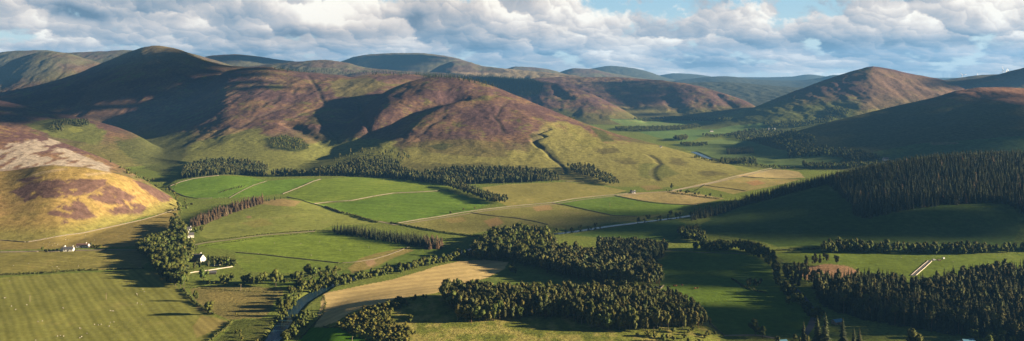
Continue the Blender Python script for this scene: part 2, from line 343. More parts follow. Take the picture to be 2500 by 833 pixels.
patch([(1180,182),(1290,190),(1330,205),(1310,235),(1250,232),(1150,205)], C(.035,.05,.03), .9, .5, 3800)
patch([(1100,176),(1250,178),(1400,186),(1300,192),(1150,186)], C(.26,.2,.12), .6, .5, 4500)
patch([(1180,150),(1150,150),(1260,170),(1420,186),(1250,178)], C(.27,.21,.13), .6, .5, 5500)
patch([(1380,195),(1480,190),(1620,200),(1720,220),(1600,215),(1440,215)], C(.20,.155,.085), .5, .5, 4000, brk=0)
patch([(2085,180),(2110,220),(2090,300),(2200,288),(2260,270),(2330,215),(2300,200),(2150,168)], C(.145,.10,.07), .7, .7, 3200)
patch([(2085,270),(2090,300),(2180,290),(2230,275),(2150,265)], C(.18,.17,.06), .7, .7, 3200)
patch([(2320,228),(2350,218),(2420,212),(2520,218),(2520,262),(2430,245)], C(.22,.125,.085), .9, .4, 2200)
patch([(2480,265),(2520,250),(2520,290),(2490,290)], C(.13,.11,.045), .8, .5, 2200)
patch([(2130,372),(2230,352),(2520,330),(2520,395),(2150,390)], C(.075,.12,.035), .95, .2, 1600)
patch([(2270,348),(2340,346),(2340,352),(2275,355)], C(.17,.14,.06), .9, .2, 1600)
patch([(1850,330),(1960,310),(2000,300),(1960,350),(1880,350)], C(.06,.075,.03), .6, 1, 2200)
# near hill: tawny grass with heather patches and a scree face
nh = ('near_heather',)
mixin(isl(*nh) * 1.0, TAWNY)
mixin(isl(*nh) * smooth(.0, .5, nb + .5*nc) * .75, C(.20,.165,.05))
mixin(isl(*nh) * smooth(.1, .5, na - .3*nb + .4*nc) * .55, C(.27,.175,.075))
mixin(isl(*nh) * smooth(20, 5, Z + 6*nb) * .7, C(.155,.16,.045))
for q in ([(20,470),(70,448),(130,440),(190,436),(262,438),(262,452),(220,472),(150,486),(90,484),(60,494)],
          [(118,518),(150,498),(192,484),(218,502),(240,530),(190,538),(132,528)],
          [(212,482),(268,448),(332,482),(300,502),(250,497)], [(262,512),(330,494),(362,506),(342,522),(282,524)],
          [(318,438),(380,452),(425,486),(398,497),(345,462)], [(40,440),(70,432),(100,440),(60,450)], [(150,540),(165,535),(168,545),(150,548)],
          [(-300,470),(-200,440),(-60,450),(-40,480),(-200,500)]):
    patch(q, C(.098,.058,.054), .92, .7, 1100, 1700, brk=-.26, only=nh)
mixin(isl('near_scree') * smooth(-.1, .3, nb + nc) * .8, C(.14,.09,.06))
mixin(isl('near_scree') * smooth(.15, .4, nc + .5*nb - .1) * .55, C(.19,.16,.06))
patch([(-300,330),(-100,345),(0,352),(50,348),(85,340),(110,352),(160,362),(215,385),(272,408),(268,420),(200,408),(130,404),(60,412),(0,418),(-300,410)], SCREE, .9, .8, 1400, 1900, brk=-.12, streak=True)
patch([(100,345),(130,340),(150,350),(120,356)], SCREE, .9, .5, 1400, 1900)
for q in ([(70,428),(110,416),(160,410),(165,414),(110,424),(80,432)], [(205,425),(265,418),(272,424),(215,430)]):
    patch(q, C(.30,.23,.13), .7, .4, 1200, 1700)
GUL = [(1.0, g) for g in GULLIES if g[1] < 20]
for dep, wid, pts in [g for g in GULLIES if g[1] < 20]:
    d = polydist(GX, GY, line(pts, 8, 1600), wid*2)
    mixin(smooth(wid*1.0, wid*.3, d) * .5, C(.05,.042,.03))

# fields: photo outline, ground colour, row direction/spacing (0 = none), label
FIELDS = [
 ('field', 'large mown olive field striped with fine rows in the lower left corner', MOWN, [(-300,695),(0,678),(150,668),(250,664),(335,658),(378,664),(400,682),(432,700),(455,722),(490,756),(520,770),(562,786),(545,806),(505,836),(470,880),(-400,900)], 1),
 ('field', 'pale olive pasture strip between the lane with cottages and the clipped hedge', C(.20,.185,.055), [(-300,624),(0,616),(100,614),(150,612),(260,611),(345,613),(362,640),(345,655),(150,663),(0,672),(-300,688)], 4),
 ('field', 'tawny sheep paddock between the heather hill wall and the cottages', C(.215,.175,.06), [(-300,594),(0,588),(66,591),(130,579),(200,569),(345,538),(400,520),(432,515),(440,530),(405,568),(345,600),(250,604),(150,607),(0,611),(-300,620)], 0),
 ('field', 'bright green walled pasture farthest left below the pine wood', BRIGHT, [(412,457),(440,445),(470,437),(540,429),(610,432),(652,441),(595,463),(560,482),(505,485),(470,484),(430,472)], 0),
 ('field', 'green hollow pasture between two pale walls below the pine wood', BRIGHT*1.05, [(655,442),(720,436),(783,437),(745,452),(690,473),(640,478),(562,484),(597,464)], 0),
 ('field', 'smooth bright green pasture under the middle of the pine belt', C(.145,.205,.032), [(788,438),(850,432),(920,434),(1000,440),(1080,452),(1100,462),(1060,468),(960,472),(860,490),(768,497),(695,479),(750,453)], 4),
 ('field', 'deep green pasture crossed by tractor lines above the main road', C(.115,.19,.028), [(772,500),(870,491),(960,474),(1085,468),(1140,480),(1200,496),(1150,518),(1080,527),(965,543),(905,536),(830,515)], 4),
 ('field', 'rounded yellow green pasture knoll with bare dry patches', C(.19,.215,.055), [(490,560),(515,540),(560,515),(600,500),(650,489),(690,484),(760,496),(830,520),(925,546),(810,552),(768,566),(690,572),(600,580),(510,583),(488,577)], 0),
 ('field', 'broad bright green pasture between the hamlet and the conifer strip', C(.155,.215,.033), [(478,600),(560,588),(640,577),(770,567),(810,567),(870,576),(960,588),(1005,600),(975,617),(910,636),(832,642),(700,626),(600,614),(520,606)], 4),
 ('field', 'green pasture strip with scattered trees below the long field wall', C(.14,.19,.034), [(575,618),(640,622),(700,630),(830,645),(795,655),(740,662),(690,668),(600,662),(575,640)], 0),
 ('field', 'pale dry pasture between the pine belt and the main road', C(.23,.215,.065), [(1175,458),(1240,450),(1380,444),(1470,454),(1530,466),(1490,476),(1400,486),(1240,504),(1215,492)], 0),
 ('field', 'rough tawny pasture strip below the main road with dry hummocks', C(.205,.20,.062), [(968,547),(1080,530),(1180,513),(1260,504),(1350,496),(1420,512),(1500,527),(1560,529),(1620,524),(1560,538),(1480,546),(1385,560),(1310,552),(1230,556),(1150,572),(1060,562)], 0),
 ('field', 'green wedge of pasture right of the main road edged by dark walls', C(.115,.18,.032), [(1352,495),(1420,486),(1500,478),(1560,490),(1640,499),(1690,502),(1640,518),(1560,527),(1500,526),(1425,510)], 0),
 ('field', 'tan dry grass field beside the small white roadside house', C(.27,.225,.095), [(1505,477),(1560,470),(1640,466),(1700,472),(1768,485),(1700,500),(1640,498),(1570,490)], 0),
 ('field', 'golden hay field farthest along the road where the valley bends', C(.35,.285,.13), [(1795,431),(1830,423),(1880,414),(1920,415),(1952,420),(1964,434),(1920,436),(1870,434)], 0),
 ('field', 'yellow green pasture below the golden hay field beside the road', C(.24,.21,.075), [(1690,452),(1750,441),(1795,433),(1870,436),(1955,438),(1910,450),(1850,462),(1790,474),(1740,462)], 0),
 ('field', 'small green pasture behind the road bend at the foot of the heather hill', C(.15,.165,.045), [(1790,405),(1840,401),(1880,410),(1830,421),(1800,414)], 0),
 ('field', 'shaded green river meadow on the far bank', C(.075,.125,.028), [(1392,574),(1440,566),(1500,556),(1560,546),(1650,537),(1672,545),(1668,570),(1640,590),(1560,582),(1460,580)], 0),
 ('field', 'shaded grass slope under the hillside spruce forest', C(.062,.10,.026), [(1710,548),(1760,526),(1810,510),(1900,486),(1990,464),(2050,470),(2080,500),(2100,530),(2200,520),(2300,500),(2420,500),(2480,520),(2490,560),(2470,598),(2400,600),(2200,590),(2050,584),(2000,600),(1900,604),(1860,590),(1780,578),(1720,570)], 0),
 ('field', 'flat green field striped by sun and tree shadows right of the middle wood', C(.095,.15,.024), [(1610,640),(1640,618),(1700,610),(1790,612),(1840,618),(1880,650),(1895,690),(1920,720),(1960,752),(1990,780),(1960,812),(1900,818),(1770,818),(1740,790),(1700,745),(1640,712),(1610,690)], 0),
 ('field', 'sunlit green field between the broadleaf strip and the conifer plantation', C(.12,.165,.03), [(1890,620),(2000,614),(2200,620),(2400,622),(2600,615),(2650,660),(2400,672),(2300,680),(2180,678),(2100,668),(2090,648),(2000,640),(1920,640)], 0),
 ('field', 'harvested golden stubble field curving beside the river', STUB, [(790,716),(850,704),(960,682),(1010,668),(1060,652),(1120,638),(1180,634),(1242,640),(1232,656),(1195,676),(1150,690),(1060,716),(1000,724),(950,736),(885,752),(850,765),(825,784),(790,797),(768,799),(780,760)], 2),
 ('field', 'vivid green grass field at the bottom edge beside the river', C(.07,.16,.012), [(757,800),(795,799),(828,797),(850,812),(900,828),(960,842),(960,880),(690,880),(722,838)], 3),
 ('field', 'rough brownish meadow with tree shadows left of the river', C(.17,.15,.055), [(462,706),(520,697),(600,699),(690,704),(690,720),(668,738),(662,760),(640,776),(590,778),(560,782),(500,756),(478,736)], 0),
 ('field', 'dark boggy meadow at the bottom edge left of the river', C(.07,.085,.022), [(566,786),(590,780),(640,778),(676,776),(660,806),(636,840),(600,880),(480,880),(520,836),(560,806)], 0),
 ('field', 'green grass bank strip beside the river bend above the stubble', C(.105,.15,.03), [(640,684),(700,690),(740,680),(800,668),(860,656),(900,640),(985,618),(1010,604),(1080,604),(1140,608),(1100,625),(1050,636),(950,655),(860,680),(790,694),(720,702),(660,700)], 0),
 ('field', 'green clearing between the upper and lower middle woods', C(.10,.14,.03), [(1165,692),(1200,676),(1240,656),(1330,672),(1400,690),(1340,698),(1240,700),(1180,698)], 0),
 ('field', 'felled brown clearing littered with brash among tall birches', C(.27,.17,.095), [(1955,672),(1975,652),(2020,644),(2070,650),(2100,664),(2092,680),(2020,686),(1970,684)], 0),
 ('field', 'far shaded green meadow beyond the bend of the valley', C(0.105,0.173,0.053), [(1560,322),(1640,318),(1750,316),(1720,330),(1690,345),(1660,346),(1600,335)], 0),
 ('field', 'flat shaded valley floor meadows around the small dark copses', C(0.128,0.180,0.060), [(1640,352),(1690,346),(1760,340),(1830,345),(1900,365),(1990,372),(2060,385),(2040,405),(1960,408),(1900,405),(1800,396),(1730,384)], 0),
 ('field', 'pale green meadow under the far heather hills', C(0.128,0.188,0.060), [(1490,292),(1580,294),(1680,293),(1740,296),(1680,306),(1560,312),(1520,306)], 0),
 ('field', 'sloping green meadow below the right hand peak', C(0.112,0.173,0.053), [(1720,325),(1780,308),(1860,300),(1890,312),(1820,322),(1760,332)], 0),
]
FID = np.zeros(Z.shape, np.int16)
wx = 0.8 * fbm(GX, GY, 20, 2, 51); wy = 1.6 * fbm(GX, GY, 25, 2, 52)
FPOLY = []
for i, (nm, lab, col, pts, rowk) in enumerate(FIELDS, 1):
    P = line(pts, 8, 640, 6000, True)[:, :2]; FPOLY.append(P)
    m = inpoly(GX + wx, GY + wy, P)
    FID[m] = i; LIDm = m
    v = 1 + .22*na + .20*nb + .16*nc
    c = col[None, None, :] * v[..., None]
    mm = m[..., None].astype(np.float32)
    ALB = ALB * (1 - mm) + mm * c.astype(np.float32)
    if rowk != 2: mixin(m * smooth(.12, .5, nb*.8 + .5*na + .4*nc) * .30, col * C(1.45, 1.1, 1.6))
# dry and bare places inside the pastures
for q, cc, sg in (([(640,490),(690,485),(735,492),(720,504),(670,502),(635,498)], C(.30,.22,.10), .85), ([(585,545),(640,535),(670,548),(620,556)], C(.22,.20,.06), .7),
          ([(600,530),(608,526),(616,530),(606,534)], C(.30,.21,.10), .9), ([(1180,540),(1215,530),(1230,545),(1200,556)], C(.30,.20,.09), .8),
          ([(1300,505),(1340,500),(1350,512),(1310,516)], C(.31,.21,.10), .8), ([(1080,535),(1130,530),(1140,540),(1100,545)], C(.27,.2,.08), .6),
          ([(880,630),(920,618),(985,606),(1010,612),(960,630),(910,655),(860,668),(850,655)], C(.25,.19,.075), .75), ([(890,640),(910,632),(918,645),(900,652)], C(.33,.22,.13), .8),
          ([(1820,445),(1850,440),(1870,448),(1840,454)], C(.32,.19,.09), .8), ([(1560,455),(1600,452),(1620,460),(1580,466)], C(.22,.165,.07), .8),
          ([(490,770),(520,776),(556,786),(540,800),(505,815),(480,825),(470,800)], C(.27,.215,.08), .7), ([(475,745),(495,752),(510,765),(480,757)], C(.26,.19,.09), .8),
          ([(340,605),(345,655),(310,640),(270,625)], C(.20,.15,.06), .5), ([(505,715),(560,712),(640,728),(600,740),(520,738)], C(.22,.18,.065), .6)):
    patch(q, cc, sg, .35, 640)
mixin((FID == 31) * smooth(.0, .4, nb + na) * .5, C(.17,.15,.07))

# ------------------------------------------------------------------ materials
def nodes(mat):
    mat.use_nodes = True
    return mat.node_tree.nodes, mat.node_tree.links
def pmat(name, col, rough=.8, noise=.25, scale=1.0, attr=None, spec=.2, rand=0.0, bump=0.0, metallic=0.0, rows=None):
    """procedural surface: base colour (or a land-cover attribute) broken up by noise"""
    m = bpy.data.materials.new(name); n, l = nodes(m)
    b = n['Principled BSDF']; b.inputs['Roughness'].default_value = rough
    b.inputs['Specular IOR Level'].default_value = spec; b.inputs['Metallic'].default_value = metallic
    tc = n.new('ShaderNodeNewGeometry')
    nz = n.new('ShaderNodeTexNoise'); nz.inputs['Scale'].default_value = scale; nz.inputs['Detail'].default_value = 7; nz.inputs['Roughness'].default_value = .72
    l.new(tc.outputs['Position'], nz.inputs['Vector'])
    mr = n.new('ShaderNodeMapRange'); mr.inputs[1].default_value = .3; mr.inputs[2].default_value = .7
    mr.inputs[3].default_value = 1 - noise; mr.inputs[4].default_value = 1 + noise
    l.new(nz.outputs['Fac'], mr.inputs[0])
    fac = mr.outputs[0]
    if rand > 0:
        oi = n.new('ShaderNodeObjectInfo'); r2 = n.new('ShaderNodeMapRange')
        r2.inputs[3].default_value = 1 - rand; r2.inputs[4].default_value = 1 + rand
        l.new(oi.outputs['Random'], r2.inputs[0])
        mu = n.new('ShaderNodeMath'); mu.operation = 'MULTIPLY'; l.new(fac, mu.inputs[0]); l.new(r2.outputs[0], mu.inputs[1]); fac = mu.outputs[0]
    if rows is not None:
        (dx, dy), wl, amt = rows
        dt = n.new('ShaderNodeVectorMath'); dt.operation = 'DOT_PRODUCT'; dt.inputs[1].default_value = (dx*2*math.pi/wl, dy*2*math.pi/wl, 0)
        l.new(tc.outputs['Position'], dt.inputs[0])
        nw = n.new('ShaderNodeTexNoise'); nw.inputs['Scale'].default_value = .02; nw.inputs['Detail'].default_value = 2; l.new(tc.outputs['Position'], nw.inputs['Vector'])
        ad = n.new('ShaderNodeMath'); ad.operation = 'MULTIPLY_ADD'; ad.inputs[1].default_value = 5.0; l.new(nw.outputs['Fac'], ad.inputs[0]); l.new(dt.outputs['Value'], ad.inputs[2])
        sn = n.new('ShaderNodeMath'); sn.operation = 'SINE'; l.new(ad.outputs[0], sn.inputs[0])
        s3 = n.new('ShaderNodeMath'); s3.operation = 'MULTIPLY'; s3.inputs[1].default_value = .37; l.new(ad.outputs[0], s3.inputs[0])
        s4 = n.new('ShaderNodeMath'); s4.operation = 'SINE'; l.new(s3.outputs[0], s4.inputs[0])
        sm = n.new('ShaderNodeMath'); sm.operation = 'ADD'; l.new(sn.outputs[0], sm.inputs[0]); l.new(s4.outputs[0], sm.inputs[1])
        ma = n.new('ShaderNodeMath'); ma.operation = 'MULTIPLY_ADD'; ma.inputs[1].default_value = amt; ma.inputs[2].default_value = 1; l.new(sm.outputs[0], ma.inputs[0])
        mu = n.new('ShaderNodeMath'); mu.operation = 'MULTIPLY'; l.new(fac, mu.inputs[0]); l.new(ma.outputs[0], mu.inputs[1]); fac = mu.outputs[0]
    vm = n.new('ShaderNodeVectorMath'); vm.operation = 'SCALE'
    if attr:
        at_ = n.new('ShaderNodeAttribute'); at_.attribute_name = attr; l.new(at_.outputs['Color'], vm.inputs[0])
    else:
        vm.inputs[0].default_value = col
    l.new(fac, vm.inputs['Scale'])
    if rand > .3:
        f1 = n.new('ShaderNodeMath'); f1.operation = 'MULTIPLY'; f1.inputs[1].default_value = 13.7; l.new(oi.outputs['Random'], f1.inputs[0])
        f2 = n.new('ShaderNodeMath'); f2.operation = 'FRACT'; l.new(f1.outputs[0], f2.inputs[0])
        mx = n.new('ShaderNodeMix'); mx.data_type = 'RGBA'; mx.inputs[6].default_value = (.90,1.0,.96,1); mx.inputs[7].default_value = (1.18,1.02,.90,1); l.new(f2.outputs[0], mx.inputs[0])
        ml = n.new('ShaderNodeVectorMath'); ml.operation = 'MULTIPLY'; l.new(vm.outputs[0], ml.inputs[0]); l.new(mx.outputs[2], ml.inputs[1]); l.new(ml.outputs[0], b.inputs['Base Color'])
    else: l.new(vm.outputs[0], b.inputs['Base Color'])
    if bump > 0:
        bp = n.new('ShaderNodeBump'); bp.inputs['Strength'].default_value = bump; bp.inputs['Distance'].default_value = 1.0 / max(scale, .05) * .35
        l.new(nz.outputs['Fac'], bp.inputs['Height']); l.new(bp.outputs[0], b.inputs['Normal'])
    return m

M = dict(
 hill=pmat('heath_ground', None, 1, .48, .10, 'albedo', 0, bump=.55),
 field=pmat('pasture_ground', None, 1, .30, .13, 'albedo', 0, bump=.35),
 rows_mown=pmat('mown_ground', None, 1, .18, .16, 'albedo', 0, bump=.25, rows=((.83,.55), 6.5, .095)),
 rows_faint=pmat('pasture_rows_ground', None, 1, .30, .13, 'albedo', 0, bump=.35, rows=((.30,.95), 11.0, .045)),
 rows_stubble=pmat('stubble_ground', None, 1, .15, .2, 'albedo', 0, bump=.2, rows=((.42,-.91), 7.0, .09)),
 rows_grass=pmat('grass_rows_ground', None, 1, .2, .3, 'albedo', 0, bump=.15, rows=((.95,-.3), 5.0, .06)),
 rough=pmat('rough_grass_ground', None, 1, .55, .28, 'albedo', 0, bump=1.0),
 stone=pmat("drystone", (.145,.125,.095), .95, .45, .8, None, .1, bump=.4),
 pale_wall=pmat('lime_render_wall', (.42,.38,.31), .9, .2, .6, None, .1),
 hedge=pmat('hedge_leaf', None, .9, .25, .7, 'col', .1),
 leaf=pmat('foliage', None, .9, .2, .5, 'col', .08, rand=.38),
 bark=pmat('bark', None, .95, .3, 2, 'col', .05, rand=.15),
 white=pmat('whitewash', (.66,.65,.62), .85, .06, .8, None, .2),
 slate=pmat('slate_roof', (.085,.085,.095), .7, .25, 1.2, None, .3),
 red=pmat('brown_tile_roof', (.15,.09,.075), .8, .25, 1.2, None, .2),
 glass=pmat('window_glass', (.03,.035,.04), .15, .1, 1, None, .5),
 wood=pmat('weathered_wood', (.26,.20,.14), .9, .25, 2, None, .1),
 dark=pmat('dark_timber', (.05,.045,.04), .85, .2, 2, None, .1),
 teal=pmat('blue_sheet_roof', (.10,.24,.34), .45, .12, .5, None, .4),
 metal=pmat('painted_metal', (.38,.39,.40), .4, .05, .3, None, .4),
 wool=pmat('wool', (.42,.385,.32), .95, .1, 3, None, .05),
 face=pmat('sheep_face', (.10,.09,.08), .9, .1, 3, None, .05),
 hide=pmat('cattle_hide', (.20,.09,.045), .85, .2, 2, None, .1),
 road=pmat('track_surface', (.27,.225,.16), .95, .25, .3, None, .05),
 tar=pmat('worn_asphalt', (.10,.10,.11), .9, .15, .3, None, .1),
 tyre=pmat('rubber', (.02,.02,.02), .9, .1, 3, None, .2),
 straw=pmat('straw', (.42,.31,.13), .95, .2, 2, None, .05),
)

def mk_mesh(name, V, Q, mats, col=None, smooth_=False, attr='col'):
    V = np.asarray(V, np.float32); Q = np.asarray(Q, np.int32)
    me = bpy.data.meshes.new(name)
    me.vertices.add(len(V)); me.vertices.foreach_set('co', V.ravel())
    k = Q.shape[1]
    me.loops.add(Q.size); me.loops.foreach_set('vertex_index', Q.ravel())
    me.polygons.add(len(Q)); me.polygons.foreach_set('loop_start', np.arange(0, Q.size, k, dtype=np.int32))
    if smooth_: me.polygons.foreach_set('use_smooth', np.ones(len(Q), bool))
    me.update(calc_edges=True)
    if col is not None:
        a = me.attributes.new(attr, 'FLOAT_COLOR', 'POINT')
        c = np.ones((len(V), 4), np.float32); c[:, :3] = col
        a.data.foreach_set('color', c.ravel())
    for m in (mats if isinstance(mats, (list, tuple)) else [mats]): me.materials.append(m)
    return me
def link(name, me, parent=None, loc=None):
    o = bpy.data.objects.new(name, me); COL.objects.link(o)
    if parent is not None: o.parent = parent
    if loc is not None: o.location = loc
    return o

# ------------------------------------------------------------------ the ground, split into the pieces of the place
FL = FID[:-1, :-1].copy()
LL = LID[:-1, :-1]
GROUPS = [
 ('heather_hill', 'rounded heather hill with yellow green lower slopes in the middle', ('centre',)),
 ('heather_moor', 'broad heather moor cut by dark peat gullies behind the middle hill', ('moor_centre',)),
 ('hill', 'steep dark conical hill standing highest on the left skyline', ('peak',)),
 ('hill', 'tawny near hill with heather patches at the left edge', ('near_heather',)),
 ('hillside', 'brown hillside with a pale scree face at the left edge', ('near_scree',)),
 ('hillside', 'low brown moor slope with a small pine plantation on the left', ('moor_left',)),
 ('hill', 'smooth grassy hills on the far left skyline', ('back_left', 'far_left')),
 ('hill', 'far pale dome with a sunlit shoulder right of the dark conical hill', ('dome_left',)),
 ('hill', 'low brown rise carrying a dark forest below the far domes', ('wooded_rise',)),
 ('hill', 'broad blue dome on the middle skyline', ('big_dome', 'dome_shoulder')),
 ('hill', 'forest clad ridge ending in a heather spur over the far valley', ('forest_ridge',)),
 ('hill', 'long heather hill with shaded hollows beyond the valley bend', ('heather_spur',)),
 ('hills', 'distant blue hills on the skyline right of the middle', ('far_a', 'far_b', 'far_c', 'far_d', 'far_e', 'mid_blue', 'skyline')),
 ('hill', 'pointed heather hill on the right with a cairn on top', ('right_peak',)),
 ('hillside', 'dark shaded hillside with a reddish heather top on the right', ('right_hill',)),
 ('hill', 'dark ridge at the right edge with wind turbines behind', ('far_right', 'turbine_ridge')),
 ('hillside', 'forested spur sloping down to the river on the right', ('spur',)),
 ('grass_knoll', 'rough grassy knoll with bushes at the bottom middle', ('front_knoll',)),
]
lab = np.zeros(FL.shape, np.int32)
for g, (nm, tx, ls) in enumerate(GROUPS, 1):
    lab[np.isin(LL, [HID[k] for k in ls])] = g
lab = np.where(FL > 0, 100 + FL, lab)
idx = np.arange(NU*NY).reshape(NY, NU)
Q4 = np.stack([idx[:-1,:-1], idx[:-1,1:], idx[1:,1:], idx[1:,:-1]], -1).reshape(-1, 4)
lf = lab.ravel()
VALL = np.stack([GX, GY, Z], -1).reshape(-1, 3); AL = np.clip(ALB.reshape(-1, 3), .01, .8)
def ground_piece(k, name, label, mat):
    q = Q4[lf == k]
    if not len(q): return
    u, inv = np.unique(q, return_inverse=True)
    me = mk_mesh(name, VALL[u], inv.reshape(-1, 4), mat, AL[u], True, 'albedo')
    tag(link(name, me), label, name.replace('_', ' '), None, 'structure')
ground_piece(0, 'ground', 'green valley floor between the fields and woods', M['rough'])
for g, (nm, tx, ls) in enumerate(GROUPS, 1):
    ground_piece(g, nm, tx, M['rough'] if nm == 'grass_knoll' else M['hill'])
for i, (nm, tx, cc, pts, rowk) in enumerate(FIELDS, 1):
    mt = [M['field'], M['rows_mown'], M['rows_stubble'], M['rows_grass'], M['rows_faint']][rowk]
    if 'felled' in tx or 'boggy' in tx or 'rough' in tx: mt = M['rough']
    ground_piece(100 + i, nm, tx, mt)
# ------------------------------------------------------------------ trees: unit-height crowns and trunks
def tube(pts, rad, sides=5):
    V, Q = [], []
    for i, (p, r) in enumerate(zip(pts, rad)):
        for k in range(sides):
            a = 2*math.pi*k/sides
            V.append((p[0] + r*math.cos(a), p[1] + r*math.sin(a), p[2]))
    for i in range(len(pts)-1):
        for k in range(sides):
            a = i*sides + k; b = i*sides + (k+1) % sides
            Q.append((a, b, b+sides, a+sides))
    return np.array(V), np.array(Q)
def join(parts):
    V, Q, c, o = [], [], [], 0
    for v, q, cc in parts:
        V.append(v); Q.append(q + o); c.append(np.broadcast_to(cc, (len(v), 3))); o += len(v)
    return np.concatenate(V), np.concatenate(Q), np.concatenate(c)
def ball(c, r, seed, nu=7, nv=5, jit=.22):
    g = np.random.default_rng(seed); V, Q = [], []
    for i in range(nv+1):
        th = math.pi*i/nv
        for k in range(nu):
            a = 2*math.pi*(k + .5*(i % 2))/nu; s = 1 + g.uniform(-jit, jit)
            V.append((c[0]+r[0]*s*math.sin(th)*math.cos(a), c[1]+r[1]*s*math.sin(th)*math.sin(a), c[2]+r[2]*s*math.cos(th)))
    for i in range(nv):
        for k in range(nu):
            a = i*nu+k; b = i*nu+(k+1) % nu; Q.append((a, a+nu, b+nu, b))
    return np.array(V), np.array(Q)

def conifer(seed, levels=15, m=8, R=.21, base=.10, col=(.046,.056,.026), droop=.45, ragged=.35, dead=0.0):
    g = np.random.default_rng(seed); V, Q, c = [], [], []
    for i in range(levels):
        t = i / (levels-1); h = base + (1-base)*(t**.92)*.97
        for k in range(m):
            a = 2*math.pi*(k + g.uniform(-.3, .3))/m + i*.9
            r = (R*(1-t)**.82 + .014) * g.uniform(1-ragged, 1+ragged*.6)
            w = r*.42; d = droop*r*g.uniform(.6, 1.3); ca, sa = math.cos(a), math.sin(a)
            j = g.uniform(-.012, .012); o = len(V)
            V += [(0, 0, h+.03+j), (ca*r*.6-sa*w, sa*r*.6+ca*w, h-d*.5+j), (ca*r, sa*r, h-d+j), (ca*r*.6+sa*w, sa*r*.6-ca*w, h-d*.5+j)]
            Q.append((o, o+1, o+2, o+3)); f = g.uniform(.75, 1.25)
            cc = np.array(col)*f
            if g.random() < dead: cc = np.array((.12,.07,.04))*f
            c += [cc*.9, cc, cc*1.1, cc]
    o = len(V); V += [(-.008,0,.93), (.008,0,.93), (.002,0,1.0), (-.002,0,1.0)]; Q.append((o,o+1,o+2,o+3)); c += [np.array(col)]*4
    return np.array(V), np.array(Q), np.array(c)

def leafy(seed, lobes=9, nq=26, size=.085, cz=.62, rx=.30, rz=.34, col=(.05,.06,.018), core=True, lr=.15, hue=.18):
    g = np.random.default_rng(seed); parts = []; col = np.array(col)
    for i in range(lobes):
        while True:
            p = g.uniform(-1, 1, 3)
            if .2 < np.linalg.norm(p) < 1: break
        t = (p[2]+1)/2
        shrink = 1 - .45*abs(p[2])
        c = np.array((p[0]*rx*shrink, p[1]*rx*shrink, cz + p[2]*rz*.85)); r = lr*g.uniform(.75, 1.25)
        lc = col*g.uniform(1-hue, 1+hue)*np.array((g.uniform(.92, 1.12), 1, g.uniform(.85, 1.15)))
        if core:
            v, q = ball(c, (r*.85, r*.85, r*.8), seed*31+i, 6, 4); parts.append((v, q, lc))
        V, Q, cc = [], [], []
        for k in range(nq):
            d = g.normal(size=3); d /= np.linalg.norm(d)
            if d[2] < -.4: d[2] *= -1
            pos = c + d*r*g.uniform(.8, 1.15)
            nrm = d + g.normal(size=3)*.45; nrm /= np.linalg.norm(nrm)
            t1 = np.cross(nrm, g.normal(size=3)); t1 /= np.linalg.norm(t1); t2 = np.cross(nrm, t1)
            s = size*g.uniform(.5, 1.1); o = len(V)
            V += [pos-t1*s*.5-t2*s*.35, pos+t1*s*.5-t2*s*.4, pos+t1*s*.4+t2*s*.4, pos-t1*s*.45+t2*s*.35]; Q.append((o,o+1,o+2,o+3)); cc += [lc*g.uniform(.8, 1.25)]*4
        parts.append((np.array(V), np.array(Q), np.array(cc)))
    return join(parts)
def trunk(seed, top=.6, r=.022, bend=.03, col=(.10,.08,.06), limbs=4, lz=(.35, .6)):
    g = np.random.default_rng(seed); n = 5
    pts = [(bend*math.sin(2.2*i/n+seed), bend*math.cos(1.7*i/n+seed)*.7, top*i/(n-1)) for i in range(n)]
    pts[0] = (pts[0][0], pts[0][1], -.03)
    v, q = tube(pts, [r*(1.25 if i == 0 else 1-.75*i/(n-1)) for i in range(n)], 6)
    parts = [(v, q, np.array(col))]
    for k in range(limbs):
        z = g.uniform(*lz); a = g.uniform(0, 6.28); L = g.uniform(.12, .24)
        v, q = tube([(0, 0, z), (math.cos(a)*L*.6, math.sin(a)*L*.6, z+L*.35), (math.cos(a)*L, math.sin(a)*L, z+L*.8)], [r*.5, r*.35, r*.12], 4)
        parts.append((v, q, np.array(col)*.9))
    return join(parts)

SPR, PIN, BRO, BIR, LAR, SHR = (.042,.052,.026), (.058,.066,.027), (.060,.076,.020), (.082,.088,.030), (.108,.080,.052), (.084,.094,.026)
PROTO = {
 'spruce_tree': [(conifer(1), trunk(1,.9,.016,0,(.07,.05,.04),0)), (conifer(2, 17, 8, .23, .06), trunk(2,.9,.016,0,(.07,.05,.04),0)), (conifer(3, 13, 7, .19, .22, ragged=.5), trunk(3,.9,.015,0,(.09,.065,.05),0)), (conifer(4, 14, 8, .20, .16, (.052,.055,.026), ragged=.5, dead=.06), trunk(4,.9,.016,.01,(.08,.06,.045),0))],
 'pine_tree': [(leafy(11+i, 8, 34, .062, .70, .17, .28, PIN, True, .115), trunk(11+i,.8,.017,.015,(.15,.085,.05),3,(.45,.7))) for i in range(4)],
 'broadleaf_tree': [(leafy(21+i, 14, 52, .050, .56, .33, .40, BRO, True, .155), trunk(21+i,.55,.028,.03,(.09,.075,.055),4,(.2,.45))) for i in range(5)],
 'birch_tree': [(leafy(31+i, 10, 46, .050, .60, .20, .36, BIR, True, .12), trunk(31+i,.75,.014,.02,(.24,.21,.17),3,(.3,.6))) for i in range(4)],
 'larch_tree': [(conifer(41+i, 17, 9, .24, .06, LAR, .35, .6), trunk(41+i,.9,.016,0,(.12,.08,.06),0)) for i in range(3)],
 'shrub': [(leafy(51+i, 6, 22, .16, .48, .40, .38, SHR, True, .24), trunk(51+i,.45,.03,.03,(.08,.06,.045),3,(.1,.3))) for i in range(3)],
}
